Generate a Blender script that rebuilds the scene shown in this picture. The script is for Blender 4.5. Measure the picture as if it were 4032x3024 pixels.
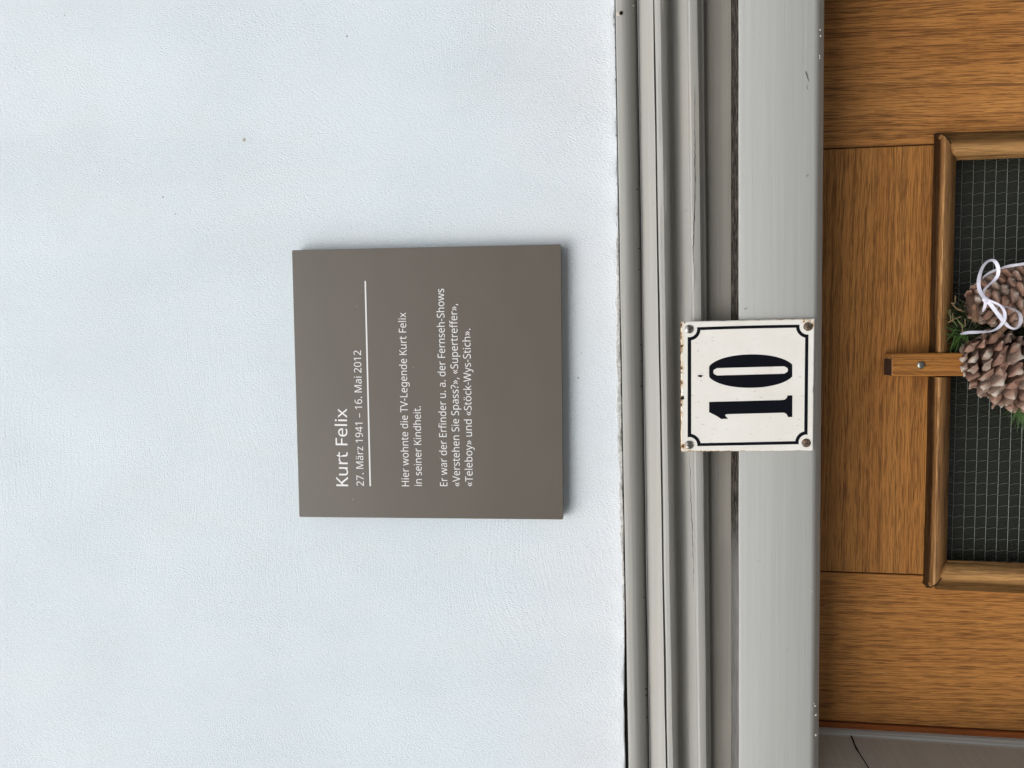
import bpy, bmesh, math, random
import numpy as np
from mathutils import Vector, Matrix, noise
random.seed(7)
for o in list(bpy.data.objects): bpy.data.objects.remove(o)
scn = bpy.context.scene
COL = scn.collection

# ---------------------------------------------------------------- camera
# photograph measured in pixels 4032 x 3024; held sideways: picture left = up, picture top = right
F = 3050.0; D = 0.765
def nrm(v): v = np.array(v, float); return v/np.linalg.norm(v)
up_c = nrm((-100, -29000, 3050)); right_c = nrm((42000, -465, -3050))
right_c = nrm(right_c - up_c*np.dot(right_c, up_c)); n_c = np.cross(up_c, right_c)
def cam2w(c): c = np.array(c, float); return np.array((c@right_c, c@n_c, c@up_c))
CAM = np.array((0, -D, 0.0))
def P(px, py, y=0.0):
    """point on the vertical plane Y=y seen at photograph pixel (px, py)"""
    w = cam2w((1512-py, px-2016, F)); return Vector(CAM + w*((y+D)/w[1]))
cd = bpy.data.cameras.new('camera'); cam = bpy.data.objects.new('camera', cd); COL.objects.link(cam)
rw, uw, bw = cam2w((0,1,0)), cam2w((1,0,0)), -cam2w((0,0,1))
m = Matrix.Identity(4)
for i in range(3): m[i][0] = rw[i]; m[i][1] = uw[i]; m[i][2] = bw[i]; m[i][3] = CAM[i]
cam.matrix_world = m
cd.sensor_fit = 'HORIZONTAL'; cd.sensor_width = 36; cd.lens = F/4032*36
cd.clip_start = 0.02; cd.clip_end = 300
scn.camera = cam

# ---------------------------------------------------------------- light: bright overcast sky, from upper left
SUN = Vector((-0.50, -0.95, 1.10)).normalized()
world = bpy.data.worlds.new('World'); scn.world = world; world.use_nodes = True
wn, wl = world.node_tree.nodes, world.node_tree.links
bg = wn['Background']; sky = wn.new('ShaderNodeTexSky'); sky.sky_type = 'NISHITA'; sky.sun_disc = False
sky.sun_elevation = math.asin(SUN.z); sky.sun_rotation = math.atan2(SUN.x, SUN.y)
sky.dust_density = 4.0; sky.air_density = 1.2
hs = wn.new('ShaderNodeHueSaturation'); hs.inputs['Saturation'].default_value = 0.30
wl.new(sky.outputs[0], hs.inputs['Color']); wl.new(hs.outputs[0], bg.inputs['Color'])
bg.inputs['Strength'].default_value = 0.12
sd = bpy.data.lights.new('sun', 'SUN'); sd.energy = 1.05; sd.angle = math.radians(85); sd.color = (1.0, 0.975, 0.94)
so = bpy.data.objects.new('sun', sd); COL.objects.link(so); so.location = SUN*5
so.rotation_euler = SUN.to_track_quat('Z', 'Y').to_euler()
scn.view_settings.view_transform = 'Standard'; scn.view_settings.look = 'None'
scn.view_settings.exposure = 0.64; scn.view_settings.gamma = 1.0

# ---------------------------------------------------------------- node helpers
class N:
    def __init__(s, name, base=(.5,.5,.5), rough=.6, metal=0.0, spec=0.5):
        s.m = bpy.data.materials.new(name); s.m.use_nodes = True
        s.t = s.m.node_tree; s.b = s.t.nodes['Principled BSDF']
        s.b.inputs['Base Color'].default_value = (*base, 1); s.b.inputs['Roughness'].default_value = rough
        s.b.inputs['Metallic'].default_value = metal; s.b.inputs['Specular IOR Level'].default_value = spec
        s.tc = s.t.nodes.new('ShaderNodeTexCoord')
    def put(s, sock, v):
        if isinstance(v, bpy.types.NodeSocket): s.t.links.new(v, sock)
        elif isinstance(v, (tuple, list)) and len(v) == 3 and sock.type == 'RGBA': sock.default_value = (*v, 1)
        else: sock.default_value = v
    def mp(s, scale=(1,1,1), loc=(0,0,0), rot=(0,0,0), src=None):
        n = s.t.nodes.new('ShaderNodeMapping'); s.put(n.inputs['Vector'], src or s.tc.outputs['Object'])
        n.inputs['Scale'].default_value = scale; n.inputs['Location'].default_value = loc; n.inputs['Rotation'].default_value = rot
        return n.outputs[0]
    def noise(s, vec, scale=1., detail=3., rough=.5, dist=0.):
        n = s.t.nodes.new('ShaderNodeTexNoise'); s.put(n.inputs['Vector'], vec)
        n.inputs['Scale'].default_value = scale; n.inputs['Detail'].default_value = detail
        n.inputs['Roughness'].default_value = rough; n.inputs['Distortion'].default_value = dist
        return n.outputs['Fac']
    def noisec(s, vec, scale=1., detail=2.):
        n = s.t.nodes.new('ShaderNodeTexNoise'); s.put(n.inputs['Vector'], vec)
        n.inputs['Scale'].default_value = scale; n.inputs['Detail'].default_value = detail
        return n.outputs['Color']
    def vor(s, vec, scale=1., rnd=1.):
        n = s.t.nodes.new('ShaderNodeTexVoronoi'); s.put(n.inputs['Vector'], vec)
        n.inputs['Scale'].default_value = scale; n.inputs['Randomness'].default_value = rnd
        return n.outputs['Distance']
    def mth(s, op, a, b=0.0, clamp=False):
        n = s.t.nodes.new('ShaderNodeMath'); n.operation = op; n.use_clamp = clamp
        s.put(n.inputs[0], a); s.put(n.inputs[1], b); return n.outputs[0]
    def rng(s, v, a, b, c=0., d=1., smooth=True):
        n = s.t.nodes.new('ShaderNodeMapRange'); n.interpolation_type = 'SMOOTHSTEP' if smooth else 'LINEAR'
        s.put(n.inputs['Value'], v); n.inputs['From Min'].default_value = a; n.inputs['From Max'].default_value = b
        n.inputs['To Min'].default_value = c; n.inputs['To Max'].default_value = d; return n.outputs[0]
    def mix(s, f, a, b, mode='MIX'):
        n = s.t.nodes.new('ShaderNodeMix'); n.data_type = 'RGBA'; n.blend_type = mode
        s.put(n.inputs['Factor'], f); s.put(n.inputs['A'], a) if False else None
        s.put(n.inputs[6], a); s.put(n.inputs[7], b); return n.outputs[2]
    def xyz(s, vec):
        n = s.t.nodes.new('ShaderNodeSeparateXYZ'); s.put(n.inputs[0], vec); return n.outputs
    def vadd(s, a, b, k):
        n = s.t.nodes.new('ShaderNodeVectorMath'); n.operation = 'MULTIPLY_ADD'
        s.put(n.inputs[0], b); n.inputs[1].default_value = k; s.put(n.inputs[2], a); return n.outputs[0]
    def dist(s, a, p):
        n = s.t.nodes.new('ShaderNodeVectorMath'); n.operation = 'DISTANCE'
        s.put(n.inputs[0], a); n.inputs[1].default_value = p; return n.outputs['Value']
    def bump(s, h, dist=.001, strength=1., prev=None):
        n = s.t.nodes.new('ShaderNodeBump'); n.inputs['Distance'].default_value = dist
        n.inputs['Strength'].default_value = strength; s.put(n.inputs['Height'], h)
        if prev is not None: s.t.links.new(prev, n.inputs['Normal'])
        return n.outputs[0]
    def out(s, col=None, rough=None, nor=None):
        if col is not None: s.put(s.b.inputs['Base Color'], col)
        if rough is not None: s.put(s.b.inputs['Roughness'], rough)
        if nor is not None: s.t.links.new(nor, s.b.inputs['Normal'])
        return s.m

# ---------------------------------------------------------------- materials
EA = P(2422, 0, 0); EB = P(2474, 3024, 0)            # wall / surround joint line
ES = (EA.z-EB.z)/(EA.x-EB.x)                         # its slope
def edge_z(x): return EB.z + ES*(x-EB.x)

def mat_plaster():
    k = N('painted_plaster', rough=.85, spec=.25); o = k.tc.outputs['Object']
    x = k.xyz(o)
    warp = k.vadd(o, k.noisec(k.mp((3,3,3)), 1, 2), (.12, 0, .12))
    big = k.noise(k.mp((2.2,2.2,2.2)), 1, 3)
    mid = k.noise(k.mp((30,30,9), src=warp), 1, 4, .6)
    col = k.mix(k.rng(big, .3, .7), (.700,.795,.850), (.722,.800,.850))
    col = k.mix(k.rng(mid, .35, .75, 0, .25), col, (.775,.81,.835))
    near = k.noise(k.mp((5,5,5), loc=(2,7,1)), 1, 3)
    zz = k.mth('ADD', x[2], k.mth('MULTIPLY', near, .30))
    col = k.mix(k.mth('MULTIPLY', k.rng(zz, .32, .02), .8), col, (.80,.81,.85))      # paler, lilac light next to the surround, put into the wall colour
    # bare cream filler and dirt in a ragged strip along the surround
    d = k.mth('SUBTRACT', x[2], k.mth('ADD', k.mth('MULTIPLY', x[0], ES), EB.z-ES*EB.x))
    rag = k.noise(k.mp((45,45,120)), 1, 5, .65)
    wid = k.mth('MULTIPLY', k.rng(x[0], .17, .0, .0003, .0052), k.rng(x[0], -.36, -.12, .42, 1.))
    msk = k.rng(k.mth('DIVIDE', d, k.mth('MULTIPLY', wid, k.mth('MULTIPLY', rag, 1.8))), .75, 1.15, 1, 0)
    msk = k.mth('MULTIPLY', msk, k.rng(d, -.0012, -.0004))
    filler = k.mix(k.rng(k.noise(k.mp((260,260,500)), 1, 4, .7), .42, .62), (.36,.33,.29), (.66,.63,.57))
    col = k.mix(k.mth('MULTIPLY', msk, .62), col, filler)
    crumbs = k.mth('MULTIPLY', k.mth('MULTIPLY', k.rng(d, .0008, .004, 1, 0), k.rng(d, -.0012, -.0004)), k.rng(k.noise(k.mp((160,160,420)), 1, 5, .75), .56, .60))
    col = k.mix(k.mth('MULTIPLY', crumbs, .8), col, (.10,.085,.07))
    # single specks and pin holes
    spots = [(962,551,.0022,(.34,.31,.24),.75),(642,776,.0010,(.2,.2,.2),.8),(691,842,.0008,(.25,.25,.25),.7),(2277,1488,.0010,(.12,.08,.05),.9),
             (1366,143,.0010,(.2,.2,.2),.8),(2290,1390,.0006,(.3,.25,.2),.7),(1090,1032,.0006,(.25,.25,.25),.7),(255,60,.0009,(.3,.3,.3),.6),
             (300,1640,.0007,(.3,.3,.3),.5),(1700,470,.0006,(.3,.3,.3),.5),(560,2500,.0007,(.3,.3,.3),.5),(2210,820,.0006,(.3,.3,.3),.6)]
    wob = k.vadd(o, k.noisec(k.mp((900,900,900)), 1, 2), (.0012,.0012,.0012))
    for px, py, r, c, a in spots:
        q = P(px, py, 0); dd = k.dist(wob, (q.x+.0006, q.y+.0006, q.z+.0006))
        col = k.mix(k.rng(dd, r*.45, r*1.2, a, 0), col, c)
    # roller / brush stipple, streaky and turning
    f1 = k.noise(k.mp((1300,520,520), rot=(0, math.radians(28), 0), src=warp), 1, 2, .55)
    f2 = k.noise(k.mp((760,760,430), rot=(0, math.radians(-20), 0), src=warp), 1, 4, .6)
    amt = k.rng(k.noise(k.mp((7,7,7)), 1, 2), .3, .7, .72, 1.0)
    f3 = k.noise(k.mp((16,16,9), src=warp), 1, 3, .5)
    strokes = k.noise(k.mp((30,30,700), rot=(0, math.radians(-52), 0), src=warp), 1, 3, .6)
    reg = k.rng(k.noise(k.mp((3.1,3.1,3.1), loc=(4,2,1)), 1, 1), .46, .64, 0, .6)
    h = k.mth('ADD', k.mth('MULTIPLY', k.mth('ADD', f1, f2), amt), k.mth('MULTIPLY', strokes, reg))
    n = k.bump(h, .00085, 1.0); n = k.bump(f3, .0006, .4, n)
    n = k.bump(k.mth('MULTIPLY', msk, rag), .0016, .9, n)
    return k.out(col, None, n)

def mat_paint(name, base, dirt=0.0, warm=(.40,.36,.31), rough=.5, streak=1.0):
    """brushed oil paint on moulded wood; UV.x runs along the piece, UV.y across (metres)"""
    k = N(name, rough=rough, spec=.35); uv = k.tc.outputs['UV']
    s1 = k.noise(k.mp((9,900,1), src=uv), 1, 3, .6); s2 = k.noise(k.mp((3,220,1), loc=(3,5,0), src=uv), 1, 3, .6)
    cl = k.noise(k.mp((7,26,1), loc=(1,9,0), src=uv), 1, 4, .6)
    col = k.mix(k.rng(s2, .32, .68), tuple(c*(1-.05*streak) for c in base), tuple(min(1, c*(1+.055*streak)) for c in base))
    col = k.mix(k.rng(s1, .3, .7, 0, .3), col, tuple(c*.90 for c in base))
    col = k.mix(k.rng(cl, .45, .75, 0, .32+dirt*.4), col, warm)
    sp = k.noise(k.mp((160,420,1), src=uv), 1, 3, .6)
    col = k.mix(k.rng(sp, .745, .77, 0, .55), col, (.12,.10,.08))
    if dirt > .2:
        g = k.noise(k.mp((260,900,1), src=uv), 1, 4, .7)
        col = k.mix(k.rng(g, .40, .66, dirt, 0), col, (.05,.043,.036))
    n = k.bump(s1, .0003, .7*streak); n = k.bump(s2, .0008, .5*streak, n); n = k.bump(k.noise(k.mp((700,700,1), src=uv), 1, 3), .0002, .6, n)
    return k.out(col, k.rng(cl, .3, .7, rough-.05, rough+.12), n)

def mat_ledge():
    k = N('dusty_ledge_paint', rough=.8, spec=.15); uv = k.tc.outputs['UV']; x = k.xyz(k.tc.outputs['Object'])
    g = k.noise(k.mp((75,560,1), src=uv), 1, 5, .72); g2 = k.noise(k.mp((40,300,1), src=uv), 1, 4, .6)
    where = k.rng(k.mth('ADD', x[0], k.mth('MULTIPLY', g2, .10)), -.195, -.12)        # swept clean towards the left end
    col = k.mix(k.rng(g, .46, .60), (.012,.010,.009), (.12,.105,.085))
    clean = k.mix(k.rng(g2, .3, .7), (.13,.128,.124), (.19,.187,.178))
    col = k.mix(where, clean, col)
    return k.out(col, None, k.bump(g, .0012, .8))

def mat_wood(name, axis='Z', seed=0, light=(.54,.245,.066), dark=(.37,.145,.035), pore=(.060,.019,.005), rough=.42, pores=1.0, grime_shade=0.0):
    k = N(name, rough=rough, spec=.35); o = k.tc.outputs['Object']
    def sc(al, ac): return {'Z': (ac, ac, al), 'X': (al, ac, ac)}[axis]
    ln = (0.0,0,1.0) if axis == 'X' else (1.0,0,0)
    def warp(vec, al, ac, amt, l):
        n = k.noisec(k.mp(sc(al, ac), loc=l), 1, 2); return k.vadd(vec, n, tuple(c*amt for c in ln))
    L = (seed*7.3, seed*2.1, seed*5.7)
    w = warp(o, 3, 9, .012, L); w = warp(w, 22, 40, .0012, (seed,3,1)); w = warp(w, 100, 260, .00022, (seed,2,seed))
    band = k.noise(k.mp(sc(1.5, 60), loc=L, src=w), 1, 4, .6)
    fine = k.noise(k.mp(sc(7, 1300), loc=L, src=w), 1, 3, .65)
    mid = k.noise(k.mp(sc(4, 560), loc=L, src=w), 1, 2, .6)
    p1 = k.noise(k.mp(sc(36, 2200), loc=L, src=w), 1, 1.5, .5)
    p2 = k.noise(k.mp(sc(90, 3600), loc=L, src=w), 1, 1.5, .5)
    ring = k.noise(k.mp(sc(2.0, 330), loc=L, src=w), 1, 2, .5)
    big = k.noise(k.mp((8,8,8), loc=L), 1, 4, .6)
    fleck = k.noise(k.mp(sc(330, 90), loc=L), 1, 3, .6)
    col = k.mix(k.rng(band, .3, .7, 0, .6), light, dark)
    col = k.mix(k.rng(mid, .40, .68, 0, .28), col, tuple(c*1.05 for c in dark))
    col = k.mix(k.rng(fine, .38, .68, 0, .50), col, tuple(c*1.22 for c in light))
    col = k.mix(k.rng(big, .38, .75, 0, .40), col, tuple(c*.80 for c in dark))
    col = k.mix(k.rng(fleck, .60, .75, 0, .20), col, tuple(c*1.25 for c in light))
    dens = k.rng(ring, .40, .62, -.06, .03)
    dep = k.mth('ADD', k.rng(k.mth('ADD', p1, dens), .53, .60, 0, .95), k.rng(k.mth('ADD', p2, dens), .56, .66, 0, .40), True)
    col = k.mix(k.mth('MULTIPLY', dep, .72*pores), col, pore)
    ln_ = k.noise(k.mp(sc(12, 1250), loc=L, src=w), 1, 2, .5)
    ridge = k.rng(k.mth('ABSOLUTE', k.mth('SUBTRACT', ln_, .5)), 0, .030, 1, 0)
    col = k.mix(k.mth('MULTIPLY', ridge, k.rng(p1, .35, .60, .15, .62)), col, tuple(c*.45 for c in dark))
    if grime_shade:                                    # blackened varnish plus painted-in shade in the quirk of the moulding (UV.y across it)
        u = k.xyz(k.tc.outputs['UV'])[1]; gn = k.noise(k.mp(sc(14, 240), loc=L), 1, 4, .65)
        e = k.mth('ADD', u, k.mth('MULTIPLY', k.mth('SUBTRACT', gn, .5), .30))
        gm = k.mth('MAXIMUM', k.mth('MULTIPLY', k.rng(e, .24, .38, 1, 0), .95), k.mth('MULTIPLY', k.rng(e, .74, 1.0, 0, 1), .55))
        col = k.mix(k.mth('MULTIPLY', gm, grime_shade), col, (.022,.009,.0035))
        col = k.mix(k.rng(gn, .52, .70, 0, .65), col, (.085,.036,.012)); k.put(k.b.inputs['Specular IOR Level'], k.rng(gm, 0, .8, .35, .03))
    n = k.bump(dep, -.00022, 1.0); n = k.bump(fine, .0002, .5, n)
    return k.out(col, k.rng(dep, 0, 1, rough, .75), n)

def mat_enamel():
    k = N('white_enamel', rough=.22, spec=.5); o = k.tc.outputs['Object']; x = k.xyz(o); H = .0625
    n1 = k.noise(k.mp((150,150,150)), 1, 5, .7); n2 = k.noise(k.mp((330,330,330)), 1, 4, .65)
    col = k.mix(k.rng(k.noise(k.mp((22,22,22)), 1, 4), .35, .7), (.83,.82,.78), (.79,.77,.71))
    scr = k.noise(k.mp((520,520,150), rot=(0,math.radians(35),0)), 1, 3, .6)
    col = k.mix(k.rng(scr, .61, .72, 0, .45), col, (.25,.24,.22))
    et = k.mth('SUBTRACT', .0598, x[2]); er = k.mth('SUBTRACT', .0604, x[0]); el = k.mth('ADD', x[0], .0606)
    def m(e, w): return k.rng(k.mth('DIVIDE', e, w), 0, 1, 1, 0, False)
    jag = k.mth('MULTIPLY', k.mth('SUBTRACT', n1, .5), 2.4)
    stain = k.mth('MAXIMUM', k.mth('MULTIPLY', m(et, .0048), 1.22), k.mth('MAXIMUM', k.mth('MULTIPLY', m(el, .0024), 1.12), k.mth('MULTIPLY', m(er, .0018), .95)))
    for cx, cz, r, a in ((.0590,-.0550,.0135,1.35), (-.0590,.0570,.0125,1.30), (.0565,.0590,.0110,1.25), (-.0600,-.0595,.0070,1.2)):
        stain = k.mth('MAXIMUM', stain, k.rng(k.dist(o, (cx,-.003,cz)), 0, r, a, 0, False))
    s = k.mth('ADD', stain, jag)
    col = k.mix(k.rng(s, .55, 1.05, 0, .55), col, (.60,.43,.22))
    col = k.mix(k.rng(k.mth('ADD', s, k.mth('MULTIPLY', k.mth('SUBTRACT', n2, .5), 1.2)), .98, 1.15, 0, .9), col, (.40,.19,.045))
    col = k.mix(k.rng(k.mth('ADD', s, k.mth('MULTIPLY', k.mth('SUBTRACT', n2, .5), 1.6)), 1.18, 1.28), col, (.045,.028,.018))
    rgh = k.rng(s, .7, 1.1, .22, .8)
    nn = k.bump(k.noise(k.mp((28,28,28)), 1, 2), .0012, .5); nn = k.bump(k.rng(s, 1.0, 1.25), -.0006, .8, nn)
    return k.out(col, rgh, nn)

def mat_noise(name, a, b, scale, rough=.6, metal=0., spec=.5, bmp=0., stretch=(1,1,1), lo=.35, hi=.65):
    k = N(name, rough=rough, metal=metal, spec=spec)
    f = k.noise(k.mp(tuple(scale*s for s in stretch)), 1, 4, .6)
    return k.out(k.mix(k.rng(f, lo, hi), a, b), None, k.bump(f, bmp, 1.) if bmp else None)

M = {}
M['plaster'] = mat_plaster()
M['paint'] = mat_paint('grey_brushed_paint', (.350,.348,.324))
M['board'] = mat_paint('pale_grey_brushed_paint', (.415,.425,.412), warm=(.385,.385,.365), streak=.55)
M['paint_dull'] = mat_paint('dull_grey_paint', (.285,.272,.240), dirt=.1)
M['ledge'] = mat_ledge()
M['reveal'] = mat_paint('reveal_paint_bounce_tint', (.36,.345,.305), warm=(.31,.29,.25))  # shade and warm bounced light of the reveal put into its base colour
M['oak_v'] = mat_wood('oak_upright_grain', 'Z', 1)
M['oak_v2'] = mat_wood('oak_upright_grain_other', 'Z', 4, light=(.53,.245,.070))
M['oak_h'] = mat_wood('oak_level_grain', 'X', 2, light=(.49,.222,.058), dark=(.34,.132,.031), pores=.9)
M['bead_h'] = mat_wood('oak_moulding_level', 'X', 5, light=(.50,.27,.10), dark=(.30,.14,.045), pores=.7, grime_shade=1.0)
M['bead_v'] = mat_wood('oak_moulding_upright', 'Z', 6, light=(.56,.32,.12), dark=(.30,.14,.045), pores=.7, grime_shade=.75)
M['bar'] = mat_wood('oak_bar', 'Z', 9, light=(.47,.21,.052), dark=(.28,.105,.024), rough=.35, pores=.8)
M['endgrain'] = mat_noise('blackened_end_grain', (.016,.008,.004), (.05,.022,.008), 700, .8)
M['redwood'] = mat_wood('red_brown_frame', 'Z', 3, light=(.34,.10,.022), dark=(.22,.06,.012), rough=.3, pores=.3)
M['enamel'] = mat_enamel()
k = N('black_enamel', (.004,.005,.009), .3, spec=.25); M['black'] = k.out(None, None, k.bump(k.noise(k.mp((60,60,60)), 1, 3), .0006, .5))
k = N('plaque_metal', rough=.36, metal=.0, spec=.5)
f = k.noise(k.mp((2600,2600,2600)), 1, 2); g = k.noise(k.mp((9,9,16)), 1, 3)
c = k.mix(k.rng(g, .35, .65), (.124,.109,.092), (.131,.115,.097))
c = k.mix(k.rng(f, .4, .7, 0, .35), c, (.096,.083,.070))
c = k.mix(k.rng(k.noise(k.mp((210,210,210)), 1, 2), .775, .79, 0, .6), c, (.3,.28,.25))
M['plaque'] = k.out(c, None, k.bump(f, .00012, .7))
M['lettering'] = N('white_print', (.80,.80,.80), .5).m
M['steel'] = mat_noise('screw_steel', (.42,.42,.40), (.22,.21,.19), 500, .33, 1., bmp=.0002)
M['rusty_steel'] = mat_noise('rusty_screw', (.10,.075,.055), (.20,.13,.09), 420, .6, .4, bmp=.0005)
M['galv'] = mat_noise('dull_screw', (.40,.40,.36), (.24,.24,.21), 500, .4, 1., bmp=.0002)
M['dark'] = N('crack_shadow', (.012,.011,.010), .9, spec=.1).m
M['chip'] = mat_noise('bare_cream_chip', (.72,.68,.58), (.55,.5,.42), 600, .8, bmp=.0003)
k = N('cathedral_glass', (.017,.020,.016), .22, spec=.5)
v = k.noise(k.mp((620,620,380)), 1, 1); v2 = k.noise(k.mp((250,250,180)), 1, 2)
M['glass'] = k.out(None, None, k.bump(k.mth('ADD', v, v2), .0010, 1.))
M['wire'] = N('glass_wire', (.22,.24,.215), .45, metal=.4).m
k = N('cone_scale', rough=.62, spec=.3)
oi = k.t.nodes.new('ShaderNodeObjectInfo')
sx = k.xyz(k.tc.outputs['Object'])
loc = k.vadd(k.tc.outputs['Object'], oi.outputs['Location'], (1,1,1))
n1 = k.noise(k.mp((260,260,260), src=loc), 1, 4, .7); n2 = k.noise(k.mp((170,170,170), src=loc), 1, 4, .65)
c = k.mix(k.rng(n1, .3, .7), (.52,.30,.215), (.28,.15,.105))
c = k.mix(k.rng(oi.outputs['Random'], 0, 1, 0, .5), c, (.34,.24,.19))
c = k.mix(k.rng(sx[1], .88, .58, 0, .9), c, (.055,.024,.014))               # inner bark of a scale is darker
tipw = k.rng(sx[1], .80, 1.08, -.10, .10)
c = k.mix(k.rng(k.mth('ADD', k.mth('ADD', n2, tipw), k.rng(oi.outputs['Random'], 0, 1, -.07, .08)), .52, .60, 0, .85), c, (.74,.69,.60))
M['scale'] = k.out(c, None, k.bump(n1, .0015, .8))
M['core'] = mat_noise('cone_core', (.05,.026,.017), (.09,.05,.03), 300, .9)
M['needle'] = mat_noise('dark_needles', (.005,.010,.003), (.040,.052,.016), 220, .5)
M['needle_fresh'] = mat_noise('fresh_needles', (.035,.085,.015), (.075,.16,.03), 120, .45)
M['straw'] = mat_noise('straw', (.26,.18,.09), (.12,.08,.04), 300, .7)
M['twig'] = mat_noise('twig_bark', (.22,.12,.07), (.10,.055,.03), 350, .8, bmp=.0006)
k = N('satin_ribbon', (.70,.70,.80), .38, spec=.5); M['ribbon'] = k.out(k.mix(k.rng(k.noise(k.mp((160,160,160)), 1, 2), .3, .7), (.56,.56,.67), (.68,.68,.76)))
M['paving'] = mat_noise('pavement_asphalt', (.17,.165,.155), (.12,.118,.112), 90, .9, bmp=.002)
M['stone'] = mat_noise('grey_stone', (.33,.32,.30), (.25,.24,.225), 40, .85, bmp=.002)
M['facade'] = mat_noise('buff_render', (.46,.43,.38), (.40,.37,.33), 6, .9)
M['winglass'] = N('window_glass', (.03,.035,.04), .08).m

# ---------------------------------------------------------------- mesh helpers
def finish(me, mat, smooth=None):
    me.materials.append(mat)
    if smooth is not None:
        for p in me.polygons: p.use_smooth = True
        me.set_sharp_from_angle(angle=math.radians(smooth))
def link(name, me, parent=None):
    o = bpy.data.objects.new(name, me)
    if parent is not None:
        g = parent; off = Vector(parent.location)
        while g.parent is not None: g = g.parent; off += g.location
        if me is not None: me.transform(Matrix.Translation(-off))
        o.parent = parent
    COL.objects.link(o); return o
def part(name, verts, faces, mat, parent=None, smooth=None, uvs=None, bevel=0, recalc=True):
    me = bpy.data.meshes.new(name); me.from_pydata([tuple(v) for v in verts], [], faces)
    if uvs is not None:
        l = me.uv_layers.new(name='UVMap')
        for lp in me.loops: l.data[lp.index].uv = uvs[lp.vertex_index]
    if recalc:
        bm = bmesh.new(); bm.from_mesh(me); bmesh.ops.recalc_face_normals(bm, faces=bm.faces); bm.to_mesh(me); bm.free()
    finish(me, mat, smooth); o = link(name, me, parent)
    if bevel:
        b = o.modifiers.new('bevel', 'BEVEL'); b.width = bevel; b.segments = 2; b.limit_method = 'ANGLE'; b.angle_limit = math.radians(40)
    return o
def thing(name, label, cat, loc=(0,0,0), group=None):
    o = bpy.data.objects.new(name, None); COL.objects.link(o); o.location = loc; o.empty_display_size = .02
    o['label'] = label; o['category'] = cat
    if group: o['group'] = group
    return o
def slab(name, front, y0, y1, mat, parent, bevel=.0004):
    """a board: outline of points (any y) pushed to y0 (front) and y1 (back)"""
    n = len(front); v = [(p[0], y0, p[2]) for p in front] + [(p[0], y1, p[2]) for p in front]
    f = [list(range(n)), list(range(2*n-1, n-1, -1))] + [[i, (i+1) % n, n+(i+1) % n, n+i] for i in range(n)]
    return part(name, v, f, mat, parent, bevel=bevel)
def box(name, a, b, mat, parent, bevel=0):
    return slab(name, [(a[0],0,a[2]), (b[0],0,a[2]), (b[0],0,b[2]), (a[0],0,b[2])], a[1], b[1], mat, parent, bevel)
def loft(name, rows, mat, parent, smooth=35, uvs=None):
    """rows: list of stations, each a list of points"""
    n = len(rows[0]); v = [p for r in rows for p in r]
    f = [[i*n+j, i*n+j+1, (i+1)*n+j+1, (i+1)*n+j] for i in range(len(rows)-1) for j in range(n-1)]
    return part(name, v, f, mat, parent, smooth, uvs, recalc=False)
def tube_data(pts, rad, sides=6, V=None, Fc=None):
    V = [] if V is None else V; Fc = [] if Fc is None else Fc
    pts = [Vector(p) for p in pts]; n = len(pts); b = len(V)
    for i, p in enumerate(pts):
        t = (pts[min(i+1, n-1)]-pts[max(i-1, 0)]).normalized()
        a = t.cross(Vector((0,1,0)) if abs(t.y) < .9 else Vector((1,0,0))).normalized(); c = t.cross(a)
        r = rad[i] if isinstance(rad, (list, tuple)) else rad
        for s in range(sides):
            q = 2*math.pi*s/sides; V.append(p+a*math.cos(q)*r+c*math.sin(q)*r)
    for i in range(n-1):
        for s in range(sides):
            s2 = (s+1) % sides; Fc.append([b+i*sides+s, b+i*sides+s2, b+(i+1)*sides+s2, b+(i+1)*sides+s])
    Fc.append([b+s for s in range(sides)][::-1]); Fc.append([b+(n-1)*sides+s for s in range(sides)])
    return V, Fc
def lerp(a, b, t): return a+(b-a)*t

ZG = -2.05                                    # street level below the camera
# ================================================================= THE SURROUND (painted timber / stone)
# profile lines: pixel x at the right end (py=0) and the left end (py=3024), depth y
PR = [ # outer bead
 (2423,2476,+.050),(2423,2476,-.012),(2426,2479,-.0155),(2440,2494,-.0168),(2458,2511,-.0164),(2473,2525,-.0148),(2486,2537,-.0115),(2497,2547,-.0065),(2506,2554,-.0005),(2510,2558,+.0060),
 # upper moulding: hollow, lip, groove, bead
 (2512.5,2560,+.0060),(2515,2563,-.0070),(2524,2571,-.0118),(2540,2586,-.0150),(2556,2604,-.0188),(2567,2617,-.0215),(2571,2621,-.0222),(2573,2623.5,-.0175),(2575.5,2627,-.0175),(2577,2629,-.0235),
 (2586,2636,-.0252),(2600,2649,-.0258),(2613,2659,-.0242),(2620,2666,-.0210),(2623,2668,-.0165),
 # hollow moulding and fillet
 (2626,2671,-.0075),(2634,2679,-.0045),(2648,2692,-.0045),(2664,2708,-.0080),(2680,2722,-.0155),(2694,2736,-.0205),(2704,2746,-.0250),(2706.5,2748.5,-.0250),(2709,2751,-.0285),(2716,2757,-.0300),(2732,2770,-.0304),(2746,2782,-.0296),(2752,2788,-.0270),
 (2755,2790,-.0215),(2760,2793,-.0208),(2768,2798,-.0202),(2770,2800,-.0185),
 # recessed fascia
 (2771,2801,-.0105),(2878,2879,-.0115),
 # dusty ledge
 (2880,2881,-.0150),(2908,2909,-.0300),
 # flat board
 (2911,2912,-.0318),(2920,2921,-.0325),(3060,3054,-.0330),(3205,3186,-.0328),(3219,3198,-.0318),(3228,3206,-.0290),(3233,3211,-.0262),(3234,3212,-.0235),(3238,3216,-.0222),(3243,3220,-.0190),(3245,3222,-.0150),(3245.5,3222.5,+.0500)]
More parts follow.
